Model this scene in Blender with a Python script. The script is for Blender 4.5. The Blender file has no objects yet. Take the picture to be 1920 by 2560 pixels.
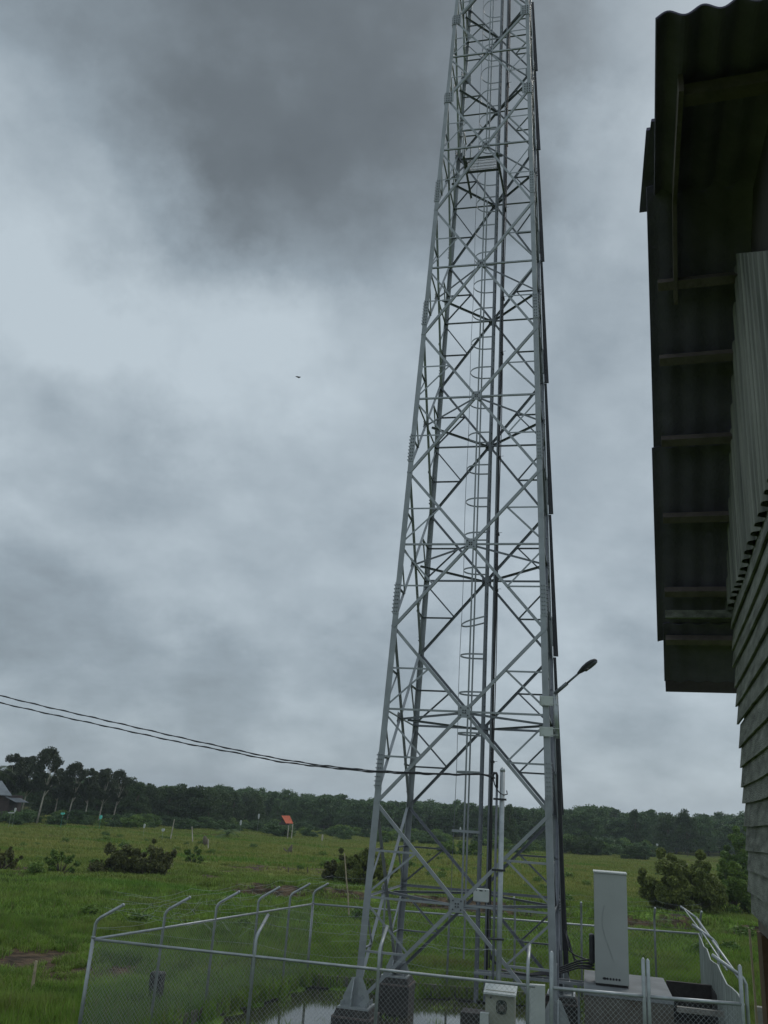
import bpy, math, random
import numpy as np
from mathutils import Vector, Matrix, noise
random.seed(7); rng = np.random.default_rng(7)
R_ = math.radians
C = bpy.context.scene.collection
SC = bpy.context.scene

# ------------------------------------------------------------------ camera (at the origin, 4.6 m above the ground)
GZ = -4.6
FP, PITCH, ROLL = 2156.2, .3348, .0688
cp, sp, cr, sr = math.cos(PITCH), math.sin(PITCH), math.cos(ROLL), math.sin(ROLL)
CF = Vector((0, cp, sp)); _U = Vector((0, -sp, cp)); _R = Vector((1, 0, 0))
CR = cr*_R + sr*_U; CU = -sr*_R + cr*_U
cam = bpy.data.objects.new('camera', bpy.data.cameras.new('camera')); C.objects.link(cam)
cam.matrix_world = Matrix(((CR.x, CU.x, -CF.x, 0), (CR.y, CU.y, -CF.y, 0), (CR.z, CU.z, -CF.z, 0), (0, 0, 0, 1)))
cam.data.sensor_fit = 'VERTICAL'; cam.data.sensor_height = 24; cam.data.sensor_width = 18
cam.data.lens = 24*FP/2560; cam.data.clip_end = 9000; cam.data.clip_start = .05
SC.camera = cam
def ray(x, y): return CF + CR*((x-960)/FP) - CU*((y-1280)/FP)
def onz(x, y, z): d = ray(x, y); return d*(z/d.z)                     # where a surveyed sight line meets a level
def atY(x, y, Y): d = ray(x, y); return d*(Y/d.y)
def gr(x, y): return onz(x, y, GZ)

# ------------------------------------------------------------------ sky, sun, exposure
W = bpy.data.worlds.new('World'); SC.world = W; W.use_nodes = True
nt = W.node_tree; nt.nodes.clear()
def nn(t, kind, **kw):
    n = t.nodes.new(kind)
    for k, v in kw.items(): setattr(n, k, v)
    return n
SUN_EL, SUN_AZ = 52, 35
def build_world():
    t = nt; L = t.links.new
    out = nn(t, 'ShaderNodeOutputWorld'); bg = nn(t, 'ShaderNodeBackground'); bg.inputs[1].default_value = .1
    sky = nn(t, 'ShaderNodeTexSky', sky_type='NISHITA', sun_disc=False)
    sky.sun_elevation = R_(SUN_EL); sky.sun_rotation = R_(SUN_AZ)
    tc = nn(t, 'ShaderNodeTexCoord')
    def vm(op, a, b=None):
        n = nn(t, 'ShaderNodeVectorMath', operation=op)
        if hasattr(a, 'is_output'): L(a, n.inputs[0])
        else: n.inputs[0].default_value = a
        if b is not None:
            if hasattr(b, 'is_output'): L(b, n.inputs[1])
            else: n.inputs[1].default_value = b
        return n
    def ma(op, a, b=0., c=None, clamp=False):
        n = nn(t, 'ShaderNodeMath', operation=op, use_clamp=clamp)
        for i, v in enumerate((a, b, c)):
            if v is None: continue
            if hasattr(v, 'is_output'): L(v, n.inputs[i])
            else: n.inputs[i].default_value = v
        return n.outputs[0]
    g = tc.outputs['Generated']
    nz = nn(t, 'ShaderNodeTexNoise'); nz.inputs['Scale'].default_value = 2.3; nz.inputs['Detail'].default_value = 9; nz.inputs['Roughness'].default_value = .62
    L(g, nz.inputs['Vector'])
    d = vm('SCALE', vm('SUBTRACT', nz.outputs['Color'], (.5, .5, .5)).outputs[0]); d.inputs['Scale'].default_value = .42
    w = vm('NORMALIZE', vm('ADD', g, d.outputs[0]).outputs[0]).outputs[0]
    sx = nn(t, 'ShaderNodeSeparateXYZ'); L(g, sx.inputs[0])
    zz = ma('ADD', ma('MAXIMUM', sx.outputs[2], 0.), .42)
    cx = nn(t, 'ShaderNodeCombineXYZ'); L(ma('DIVIDE', sx.outputs[0], zz), cx.inputs[0]); L(ma('DIVIDE', sx.outputs[1], zz), cx.inputs[1])
    n1 = nn(t, 'ShaderNodeTexNoise'); n1.inputs['Scale'].default_value = 2.0; n1.inputs['Detail'].default_value = 9; n1.inputs['Roughness'].default_value = .53; n1.inputs['Distortion'].default_value = .35
    L(cx.outputs[0], n1.inputs['Vector'])
    n2 = nn(t, 'ShaderNodeTexNoise'); n2.inputs['Scale'].default_value = 6.5; n2.inputs['Detail'].default_value = 8; n2.inputs['Roughness'].default_value = .6
    L(cx.outputs[0], n2.inputs['Vector'])
    acc = ma('ADD', .81, ma('ADD', ma('MULTIPLY', ma('SUBTRACT', n1.outputs[0], .5), .40), ma('MULTIPLY', ma('SUBTRACT', n2.outputs[0], .5), .42)))
    # banks of thicker and thinner cloud: bearing of each one, its angular radius and how much lighter or darker it is
    for (x, y, r, amp) in SKY_BANKS:
        v = ray(x, y).normalized()
        dt = vm('DOT_PRODUCT', w, tuple(v)).outputs['Value']
        mr = nn(t, 'ShaderNodeMapRange', interpolation_type='SMOOTHSTEP')
        mr.inputs['From Min'].default_value = math.cos(R_(r)); mr.inputs['From Max'].default_value = 1.
        mr.inputs['To Min'].default_value = 0; mr.inputs['To Max'].default_value = amp
        L(dt, mr.inputs['Value']); acc = ma('ADD', acc, mr.outputs[0])
    cr_ = nn(t, 'ShaderNodeValToRGB'); e = cr_.color_ramp; e.elements[0].position = 0; e.elements[1].position = 1
    e.elements[0].color = (.072, .085, .094, 1); e.elements[1].color = (.51, .59, .645, 1)
    m = e.elements.new(.33); m.color = (.145, .172, .190, 1)
    m = e.elements.new(.66); m.color = (.298, .358, .405, 1)
    L(acc, cr_.inputs[0])
    sc_ = vm('SCALE', cr_.outputs[0]); 
    bk = nn(t, 'ShaderNodeMapRange', interpolation_type='SMOOTHSTEP'); L(sx.outputs[1], bk.inputs['Value'])       # sky made brighter overhead and behind the camera, added to light the ground
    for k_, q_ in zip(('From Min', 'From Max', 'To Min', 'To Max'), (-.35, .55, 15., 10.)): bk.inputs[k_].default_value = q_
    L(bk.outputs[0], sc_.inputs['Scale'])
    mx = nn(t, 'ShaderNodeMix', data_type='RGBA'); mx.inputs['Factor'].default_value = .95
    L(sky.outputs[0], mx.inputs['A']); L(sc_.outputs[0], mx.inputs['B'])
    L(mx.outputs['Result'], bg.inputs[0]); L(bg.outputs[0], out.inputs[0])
SKY_BANKS = [  # px x, px y, radius deg, amount
    (640, -220, 26, -.24), (900, 180, 19, -.17), (520, 160, 15, -.07), (1330, 100, 15, -.10), (1000, 480, 9, -.05), (1480, 620, 10, -.10),
    (60, 420, 12, .16), (300, 620, 10, .12), (60, 1000, 14, .06), (560, 850, 10, .14), (760, 1000, 9, .06), (1580, 420, 8, .18), (1330, 1650, 7, .10),
    (330, 1120, 7, -.13), (120, 1570, 7, -.14), (480, 1705, 5, -.13), (930, 1600, 6, -.12), (1560, 1780, 6, -.10), (60, 1850, 12, -.08), (700, 1900, 14, -.04)]
build_world()
sl = bpy.data.lights.new('sun', 'SUN'); sl.energy = 1.3; sl.angle = R_(25); sl.color = (1, .96, .9)
so = bpy.data.objects.new('sun', sl); C.objects.link(so)
az = R_(SUN_AZ); sd = Vector((math.sin(az)*math.cos(R_(SUN_EL)), math.cos(az)*math.cos(R_(SUN_EL)), math.sin(R_(SUN_EL))))
so.rotation_euler = (-sd).to_track_quat('-Z', 'Y').to_euler()
SC.view_settings.view_transform = 'Standard'; SC.view_settings.look = 'None'
SC.view_settings.exposure = 0; SC.view_settings.gamma = 1
SC.render.engine = 'CYCLES'

# ------------------------------------------------------------------ helpers
class MB:
    def __init__(s): s.v = []; s.f = []; s.sm = False
    def add(s, vs, fs):
        o = len(s.v); s.v += [tuple(v) for v in vs]; s.f += [tuple(i+o for i in f) for f in fs]
    def hexa(s, a, b):      # two quads (loops) joined
        s.add(list(a)+list(b), [(3,2,1,0),(4,5,6,7),(0,1,5,4),(1,2,6,5),(2,3,7,6),(3,0,4,7)])
    def box(s, c, X, Y, Z):  # centre and three half vectors
        c = Vector(c); X = Vector(X); Y = Vector(Y); Z = Vector(Z)
        s.hexa([c-X-Y-Z, c+X-Y-Z, c+X+Y-Z, c-X+Y-Z], [c-X-Y+Z, c+X-Y+Z, c+X+Y+Z, c-X+Y+Z])
    def tube(s, pts, r, n=8, cap=True):
        pts = [Vector(p) for p in pts]; rs = r if isinstance(r, (list, tuple)) else [r]*len(pts)
        o = len(s.v); up = None
        for i, p in enumerate(pts):
            d = (pts[min(i+1, len(pts)-1)]-pts[max(i-1, 0)]).normalized()
            if up is None: up = Vector((0, 0, 1)) if abs(d.z) < .9 else Vector((1, 0, 0))
            u = up-d*up.dot(d)
            if u.length < 1e-5: u = Vector((1, 0, 0)).cross(d)
            u.normalize(); w = d.cross(u); up = u
            for k in range(n):
                a = 2*math.pi*k/n; s.v.append(tuple(p+u*math.cos(a)*rs[i]+w*math.sin(a)*rs[i]))
        for i in range(len(pts)-1):
            for k in range(n):
                s.f.append((o+i*n+k, o+i*n+(k+1) % n, o+(i+1)*n+(k+1) % n, o+(i+1)*n+k))
        if cap:
            s.f.append(tuple(o+k for k in range(n))[::-1]); s.f.append(tuple(o+(len(pts)-1)*n+k for k in range(n)))
    def angle(s, p0, p1, a, t, d1, d2):  # rolled L section, heel on the line
        p0 = Vector(p0); p1 = Vector(p1); ax = (p1-p0).normalized()
        d1 = Vector(d1); d1 = (d1-ax*d1.dot(ax)).normalized()
        d2 = Vector(d2); d2 = (d2-ax*d2.dot(ax)); d2 = (d2-d1*d2.dot(d1)).normalized()
        prof = [(0, 0), (a, 0), (a, t), (t, t), (t, a), (0, a)]
        A = [p0+d1*x+d2*y for x, y in prof]; B = [p1+d1*x+d2*y for x, y in prof]
        s.add(A+B, [(0,1,7,6),(1,2,8,7),(2,3,9,8),(3,4,10,9),(4,5,11,10),(5,0,6,11),(3,2,1,0),(5,4,3,0),(6,7,8,9),(6,9,10,11)])
    def build(s, name, mat, parent=None, smooth=False):
        me = bpy.data.meshes.new(name); me.from_pydata(s.v, [], s.f); me.update()
        if smooth:
            for p in me.polygons: p.use_smooth = True
        me.materials.append(mat)
        o = bpy.data.objects.new(name, me); C.objects.link(o)
        if parent is not None: o.parent = parent; 
        if parent is not None: o.matrix_parent_inverse = parent_inv(parent)
        return o
def two_tone(plate, extra, name, m1, m2, parent):
    n = len(plate.f); plate.add(extra.v, extra.f); o = plate.build(name, m1, parent); o.data.materials.append(m2)
    for p in o.data.polygons[n:]: p.material_index = 1
    return o
def parent_inv(p):
    m = Matrix.Identity(4); q = p; ch = []
    while q is not None: ch.append(q); q = q.parent
    for q in reversed(ch): m = m @ q.matrix_parent_inverse @ Matrix.LocRotScale(q.location, q.rotation_euler, q.scale) if q is not ch[-1] else Matrix.LocRotScale(q.location, q.rotation_euler, q.scale)
    return m.inverted()
def tag(o, label=None, cat=None, group=None, kind=None):
    if label: o['label'] = label
    if cat: o['category'] = cat
    if group: o['group'] = group
    if kind: o['kind'] = kind
    return o
def thing(name, label, cat, loc=(0, 0, 0), group=None):
    o = bpy.data.objects.new(name, None); C.objects.link(o); o.location = loc; o.empty_display_size = .2
    return tag(o, label, cat, group)

# ------------------------------------------------------------------ materials
def mat(name, col, rough=.7, metal=0, var=.25, scale=4., bump=0., bscale=30., col2=None, spec=.4, detail=6, stretch=None, trans=0):
    m = bpy.data.materials.new(name); m.use_nodes = True; t = m.node_tree; L = t.links.new
    b = t.nodes['Principled BSDF']; b.inputs['Roughness'].default_value = rough; b.inputs['Metallic'].default_value = metal
    b.inputs['Specular IOR Level'].default_value = spec
    g = nn(t, 'ShaderNodeNewGeometry'); mp = nn(t, 'ShaderNodeMapping'); L(g.outputs['Position'], mp.inputs[0])
    if stretch: mp.inputs['Scale'].default_value = stretch
    n = nn(t, 'ShaderNodeTexNoise'); n.inputs['Scale'].default_value = scale; n.inputs['Detail'].default_value = detail; n.inputs['Roughness'].default_value = .6
    L(mp.outputs[0], n.inputs['Vector'])
    r = nn(t, 'ShaderNodeValToRGB'); r.color_ramp.elements[0].position = .3; r.color_ramp.elements[1].position = .7
    c2 = col2 or tuple(min(1, c*(1+var)) for c in col); c1 = tuple(c*(1-var) for c in col) if not col2 else col
    r.color_ramp.elements[0].color = (*c1, 1); r.color_ramp.elements[1].color = (*c2, 1)
    L(n.outputs[0], r.inputs[0]); L(r.outputs[0], b.inputs['Base Color'])
    if bump:
        n2 = nn(t, 'ShaderNodeTexNoise'); n2.inputs['Scale'].default_value = bscale; n2.inputs['Detail'].default_value = 5
        L(mp.outputs[0], n2.inputs['Vector'])
        bp = nn(t, 'ShaderNodeBump'); bp.inputs['Strength'].default_value = bump; bp.inputs['Distance'].default_value = .02
        L(n2.outputs[0], bp.inputs['Height']); L(bp.outputs[0], b.inputs['Normal'])
    return m
def leafmat(name, cols, tr=.25):
    m = bpy.data.materials.new(name); m.use_nodes = True; t = m.node_tree; L = t.links.new
    b = t.nodes['Principled BSDF']; b.inputs['Roughness'].default_value = .6; b.inputs['Specular IOR Level'].default_value = .25
    g = nn(t, 'ShaderNodeNewGeometry'); oi = nn(t, 'ShaderNodeObjectInfo')
    n = nn(t, 'ShaderNodeTexNoise'); n.inputs['Scale'].default_value = .9; n.inputs['Detail'].default_value = 3; L(g.outputs['Position'], n.inputs['Vector'])
    a1 = nn(t, 'ShaderNodeMath', operation='MULTIPLY_ADD'); L(n.outputs[0], a1.inputs[0]); a1.inputs[1].default_value = .9; a1.inputs[2].default_value = -.25
    a2 = nn(t, 'ShaderNodeMath', operation='MULTIPLY_ADD'); L(oi.outputs['Random'], a2.inputs[0]); a2.inputs[1].default_value = .35; L(a1.outputs[0], a2.inputs[2])
    a3 = nn(t, 'ShaderNodeMath', operation='MULTIPLY_ADD'); L(g.outputs['Random Per Island'], a3.inputs[0]); a3.inputs[1].default_value = .3; L(a2.outputs[0], a3.inputs[2])
    r = nn(t, 'ShaderNodeValToRGB'); k = len(cols)
    r.color_ramp.elements[0].color = (*cols[0], 1); r.color_ramp.elements[1].color = (*cols[-1], 1)
    for i in range(1, k-1): e = r.color_ramp.elements.new(i/(k-1)); e.color = (*cols[i], 1)
    L(a3.outputs[0], r.inputs[0]); L(r.outputs[0], b.inputs['Base Color'])
    if tr:
        ts = nn(t, 'ShaderNodeBsdfTranslucent'); L(r.outputs[0], ts.inputs[0]); ms = nn(t, 'ShaderNodeMixShader'); ms.inputs[0].default_value = tr
        L(b.outputs[0], ms.inputs[1]); L(ts.outputs[0], ms.inputs[2]); L(ms.outputs[0], t.nodes['Material Output'].inputs[0])
    return m
M = dict(
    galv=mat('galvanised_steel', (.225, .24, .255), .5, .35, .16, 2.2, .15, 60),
    galv_dark=mat('dark_shaded_steel', (.135, .145, .165), .55, .35, .2, 3, .15, 60),  # darker copy of galv; carries the shade of the rear and right braces
    pipe=mat('galvanised_pipe', (.28, .30, .31), .42, .5, .18, 6),
    wire=mat('galvanised_wire', (.24, .26, .26), .6, .2, .15, 6),
    black=mat('black_rubber', (.02, .02, .024), .5, 0, .3, 9),
    tar=mat('tarred_concrete', (.035, .032, .03), .85, 0, .4, 5, .5, 25),
    concrete=mat('weathered_concrete', (.20, .19, .17), .9, 0, .35, 3, .5, 30),
    conc_stain=mat('stained_concrete', (.075, .062, .048), .9, 0, .4, 2.2, .5, 20, col2=(.125, .12, .105)),
    slab=mat('pad_screed', (.16, .17, .175), .85, 0, .25, 1.3, .3, 14),
    cabinet=mat('cabinet_paint', (.27, .285, .275), .45, 0, .05, 2),
    beige=mat('beige_paint', (.24, .245, .20), .5, 0, .12, 4),
    white=mat('white_paint', (.40, .42, .41), .5, 0, .08, 4),
    glass=mat('dark_glass', (.03, .035, .035), .15, 0, .1, 4),
    lamp=mat('lamp_housing', (.028, .028, .036), .6, 0, .15, 8),
    lens=mat('lamp_lens', (.07, .07, .09), .2, 0, .1, 8),
    darkwood=mat('dark_timber', (.035, .03, .027), .95, 0, .3, 5, .3, 30),
    wood=mat('weathered_board', (.060, .062, .054), .9, 0, .3, 7, .9, 60, col2=(.24, .245, .22), stretch=(1, .35, 2)),
    beam=mat('old_timber', (.10, .082, .076), .9, 0, .3, 6, .4, 40),
    brownpost=mat('brown_timber', (.07, .04, .02), .9, 0, .35, 4, .5, 30),
    asbestos=mat('aged_cement_sheet', (.085, .075, .115), .95, 0, .3, 2.5, .3, 40),
    zinc=mat('zinc_sheet', (.26, .29, .27), .6, .3, .3, 5, .1, 30, stretch=(1, 1, .25)),
    cladding=mat('corrugated_cladding', (.045, .05, .045), .85, 0, .35, 13, .2, 30, col2=(.22, .22, .20), stretch=(1, 1, .06)),
    bamboo=mat('bare_stake', (.30, .25, .17), .9, 0, .3, 6),
    redroof=mat('red_roof', (.52, .11, .05), .7, 0, .2, 3),
    greyroof=mat('grey_tin_roof', (.15, .165, .18), .6, .1, .2, 1.5),
    shackwall=mat('shack_boards', (.055, .040, .036), .9, 0, .3, 2),
    cyan=mat('cyan_tarpaulin', (.10, .50, .42), .6, 0, .15, 3),
    bark_pale=mat('pale_bark', (.36, .33, .27), .9, 0, .3, 3, .4, 10),
    bark=mat('dark_bark', (.10, .085, .06), .9, 0, .3, 3, .4, 10),
    rubble=mat('rubble', (.17, .165, .16), .95, 0, .3, 5, .4, 20),
)
M['leaf_dark'] = leafmat('dark_leaves', [(.018, .032, .011), (.04, .07, .02), (.07, .115, .03)], .15)
M['leaf_euca'] = leafmat('grey_green_leaves', [(.024, .034, .018), (.045, .060, .030), (.075, .095, .048)], .15)
M['leaf_forest'] = leafmat('forest_leaves', [(.026, .052, .02), (.055, .105, .032), (.10, .165, .05)], .15)
M['leaf_olive'] = leafmat('olive_leaves', [(.055, .07, .018), (.13, .16, .036), (.26, .28, .07)], .2)
M['leaf_green'] = leafmat('fresh_leaves', [(.035, .07, .018), (.09, .16, .03), (.19, .26, .05)], .25)
M['leaf_brown'] = leafmat('brownish_leaves', [(.045, .045, .018), (.09, .10, .03), (.17, .165, .055)], .15)

def fieldmat(name, blades):
    """ground and grass share the same patches of green, olive and bare earth"""
    m = bpy.data.materials.new(name); m.use_nodes = True; t = m.node_tree; L = t.links.new
    b = t.nodes['Principled BSDF']; b.inputs['Roughness'].default_value = .75 if blades else .95; b.inputs['Specular IOR Level'].default_value = .2
    g = nn(t, 'ShaderNodeNewGeometry'); sx = nn(t, 'ShaderNodeSeparateXYZ'); L(g.outputs['Position'], sx.inputs[0])
    def noise_(sc, st, de=5, off=0.):
        mp = nn(t, 'ShaderNodeMapping'); mp.inputs['Scale'].default_value = st; mp.inputs['Location'].default_value = (off, off, 0); L(g.outputs['Position'], mp.inputs[0])
        n = nn(t, 'ShaderNodeTexNoise'); n.inputs['Scale'].default_value = sc; n.inputs['Detail'].default_value = de; n.inputs['Roughness'].default_value = .6; L(mp.outputs[0], n.inputs['Vector']); return n.outputs[0]
    def mr(v, a, b_, c=0., d=1.):
        n = nn(t, 'ShaderNodeMapRange', interpolation_type='SMOOTHSTEP'); L(v, n.inputs['Value'])
        for k, q in zip(('From Min', 'From Max', 'To Min', 'To Max'), (a, b_, c, d)): n.inputs[k].default_value = q
        return n.outputs[0]
    def mth(op, a, b_):
        n = nn(t, 'ShaderNodeMath', operation=op)
        for i, v in enumerate((a, b_)):
            if hasattr(v, 'is_output'): L(v, n.inputs[i])
            else: n.inputs[i].default_value = v
        return n.outputs[0]
    def mix(f, a, b_):
        n = nn(t, 'ShaderNodeMix', data_type='RGBA')
        if hasattr(f, 'is_output'): L(f, n.inputs['Factor'])
        else: n.inputs['Factor'].default_value = f
        for k, v in (('A', a), ('B', b_)):
            if hasattr(v, 'is_output'): L(v, n.inputs[k])
            else: n.inputs[k].default_value = (*v, 1)
        return n.outputs['Result']
    green = mix(mr(noise_(.9, (1, 1, 1)), .35, .65), (.075, .150, .018), (.175, .290, .040))
    green = mix(mr(noise_(.28, (1, 1, 1), 5, 3.), .48, .66, 0, .7), green, (.19, .235, .055))
    green = mix(mr(noise_(2.4, (1, 1, 1), 5, 9.), .52, .68, 0, .6), green, (.035, .065, .012))
    if blades:
        oi = nn(t, 'ShaderNodeObjectInfo')
        green = mix(mth('MULTIPLY', oi.outputs['Random'], .45), green, (.15, .22, .04))
        green = mix(mr(g.outputs['Random Per Island'], .86, 1.), green, (.17, .15, .07))
    olive = mix(mr(noise_(.35, (.5, 1.6, 1), 6, 13.), .35, .65), (.15, .20, .038), (.24, .25, .068))
    far = mr(mth('ADD', sx.outputs[1], mth('MULTIPLY', noise_(.05, (1, 1, 1), 3), 50.)), 68., 95.)
    c = mix(far, green, olive)
    c = mix(mr(noise_(.09, (.45, 1.7, 1), 5, 31.), .54, .64, 0, .85), c, mix(mr(noise_(1.7, (1, 1, 1)), .3, .7), (.08, .18, .018), (.12, .23, .03)))
    c = mix(mr(noise_(.12, (.45, 1.6, 1), 6, 77.), .60, .70, 0, .8), c, (.16, .105, .055))
    c = mix(mr(noise_(.5, (1, 1.6, 1), 5, 55.), .58, .70, 0, .75), c, (.040, .070, .016))
    if not blades:
        c = mix(mr(noise_(8., (1, 1, 1), 6), .35, .6), mix(.45, c, (.02, .03, .008)), c)
        at = nn(t, 'ShaderNodeAttribute', attribute_name='bare')
        soil = mix(mr(noise_(2.2, (1, 1, 1), 8, 5.), .35, .65), (.030, .022, .014), (.11, .075, .045))
        c = mix(mr(mth('ADD', at.outputs['Fac'], mth('SUBTRACT', noise_(1.2, (1, 1, 1), 6), .5)), .35, .6), c, soil)
        bp = nn(t, 'ShaderNodeBump'); bp.inputs['Strength'].default_value = 1; bp.inputs['Distance'].default_value = .25
        L(noise_(3.5, (1, 1, 1), 8), bp.inputs['Height']); L(bp.outputs[0], b.inputs['Normal'])
    L(c, b.inputs['Base Color'])
    if blades:
        ts = nn(t, 'ShaderNodeBsdfTranslucent'); L(c, ts.inputs[0]); ms = nn(t, 'ShaderNodeMixShader'); ms.inputs[0].default_value = .3
        L(b.outputs[0], ms.inputs[1]); L(ts.outputs[0], ms.inputs[2]); L(ms.outputs[0], t.nodes['Material Output'].inputs[0])
    return m
M['ground'] = fieldmat('field_ground', False); M['blades'] = fieldmat('grass_blades', True)

# ------------------------------------------------------------------ the site: tower frame and fence corners
YAW = -.2427
EX = Vector((math.cos(YAW), math.sin(YAW), 0)); EY = Vector((-math.sin(YAW), math.cos(YAW), 0)); TC = Vector((2.633, 22.156, 0))
def S(lx, ly, z): return TC+EX*lx+EY*ly+Vector((0, 0, z))
def loc2(p): q = Vector(p)-TC; return q.dot(EX), q.dot(EY)
FLc, BLc, BRc, FRc = (-6.35, -5.75), (-4.98, 3.9), (5.75, 5.6), (5.30, -5.0)
def in_comp(x, y, m=0.):
    q = loc2((x, y, 0)); P = [FLc, FRc, BRc, BLc]
    for i in range(4):
        a, b = P[i], P[(i+1) % 4]
        ex, ey = b[0]-a[0], b[1]-a[1]; l = math.hypot(ex, ey)
        if (ex*(q[1]-a[1])-ey*(q[0]-a[0]))/l < m: return False
    return True
# ------------------------------------------------------------------ ground
DITCH = [gr(*p) for p in ((-260, 2185), (0, 2196), (150, 2207), (420, 2216), (640, 2236), (980, 2262), (1300, 2292), (1720, 2326), (2100, 2372))]
BARE = [(gr(100, 2405), 2.6, .72), (gr(250, 2440), 1.6, .8), (gr(20, 2425), 1.8, .75), (gr(20, 2180), 3.6, 1.), (gr(90, 2186), 3., .8), (gr(700, 2180), 4.4, .9), (gr(830, 2188), 4., .9), (gr(610, 2186), 3.4, .8), (gr(470, 2196), 3, .7), (gr(1700, 2318), 2.2, .4), (gr(190, 2440), 2.8, .6), (gr(330, 2450), 2., .5), (gr(420, 2440), 1.6, .4)]
def ditch_d(x, y):
    best = 1e9; p = Vector((x, y))
    for a, b in zip(DITCH[:-1], DITCH[1:]):
        a2 = Vector((a.x, a.y)); e = Vector((b.x, b.y))-a2; u = max(0, min(1, (p-a2).dot(e)/e.length_squared))
        best = min(best, (a2+e*u-p).length)
    return best
def ditch_y(x):
    for a, b in zip(DITCH[:-1], DITCH[1:]):
        if a.x <= x <= b.x: return a.y+(b.y-a.y)*(x-a.x)/(b.x-a.x)
    return DITCH[0].y if x < DITCH[0].x else DITCH[-1].y
def gh(x, y):
    z = GZ
    d = math.hypot(x, y)
    if d < 130:
        z += .10*noise.noise((x*.12, y*.12, 3.))+.10*noise.noise((x*.5, y*.5, 8.))*min(1, d/20)
        dd = ditch_d(x, y) if 20 < y < 75 else 99
        if dd < 6:
            sd = dd if y > ditch_y(x) else -dd
            wx = .30 if x < -9 else (1. if x > -6 else .30+.7*(x+9)/3); z += wx*(-.35*math.exp(-((sd+.6)/1.0)**2)+.50*math.exp(-((sd-1.6)/1.0)**2))
        if y > 10: z += .18*max([a_*math.exp(-(((x-p_.x)/(r_*2))**2+((y-p_.y-1.2)/r_)**2)) for p_, r_, a_ in BARE])
    if y < 30 and in_comp(x, y, .18):
        m = min(1, 1.)
        nv = noise.noise((x*.42+4.3, y*.42+1.7, .3))+.45*noise.noise((x*1.3, y*1.3, 5.))
        z = GZ-.28+.22*nv+.13*math.exp(-((loc2((x, y, 0))[0]+4.6)/1.6)**2)*(1 if loc2((x, y, 0))[1] < -2.2 else 0)
    return z
def bare(x, y):
    dd = ditch_d(x, y) if 20 < y < 75 else 99
    sd = dd if y > ditch_y(x) else -dd
    v = math.exp(-((sd-.5)/1.5)**2)*(.62+.75*noise.noise((x*.35, y*.35, 9.)))*(.35 if x < -9 else 1.) if dd < 6 else 0
    for p, r, a in BARE: v = max(v, (a+.9*noise.noise((x*.6, y*.6, 2.)))*math.exp(-(((x-p.x)/(r*1.5))**2+((y-p.y)/r)**2)))
    if y < 30 and in_comp(x, y, .18): v = max(v, .35)
    return v
xs = list(np.arange(-32, 36, .45)); ys = list(np.arange(8, 72, .45))
xs = [-4000, -1500, -600, -300, -180, -120, -80, -55, -42, -36]+xs+[38, 44, 55, 80, 120, 180, 300, 600, 1500, 4000]
ys = [-400, -60, -10, 0, 4]+ys+[75, 80, 88, 98, 110, 130, 160, 200, 260, 350, 600, 1200, 2500, 6000]
gv = [(x, y, gh(x, y)) for y in ys for x in xs]; nx = len(xs)
gf = [(j*nx+i, j*nx+i+1, (j+1)*nx+i+1, (j+1)*nx+i) for j in range(len(ys)-1) for i in range(nx-1)]
me = bpy.data.meshes.new('ground'); me.from_pydata(gv, [], gf); me.materials.append(M['ground'])
at = me.attributes.new('bare', 'FLOAT', 'POINT'); at.data.foreach_set('value', [bare(v[0], v[1]) for v in gv])
for p in me.polygons: p.use_smooth = True
go = bpy.data.objects.new('ground', me); C.objects.link(go); tag(go, kind='structure')
# water standing in the compound
wm = bpy.data.materials.new('pond_water'); wm.use_nodes = True; t = wm.node_tree; b = t.nodes['Principled BSDF']
b.inputs['Base Color'].default_value = (.035, .035, .028, 1); b.inputs['Roughness'].default_value = .04; b.inputs['Specular IOR Level'].default_value = 1.0; b.inputs['IOR'].default_value = 2.1
n_ = nn(t, 'ShaderNodeTexNoise'); n_.inputs['Scale'].default_value = 6; bp = nn(t, 'ShaderNodeBump'); bp.inputs['Strength'].default_value = .08; bp.inputs['Distance'].default_value = .02
t.links.new(n_.outputs[0], bp.inputs['Height']); t.links.new(bp.outputs[0], b.inputs['Normal'])
WZ = GZ-.10
wb = MB(); wb.add([S(x*.985, y*.98, WZ) for x, y in (FLc, FRc, BRc, BLc)], [(0, 1, 2, 3)])
tag(wb.build('water', wm), kind='structure')

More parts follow.
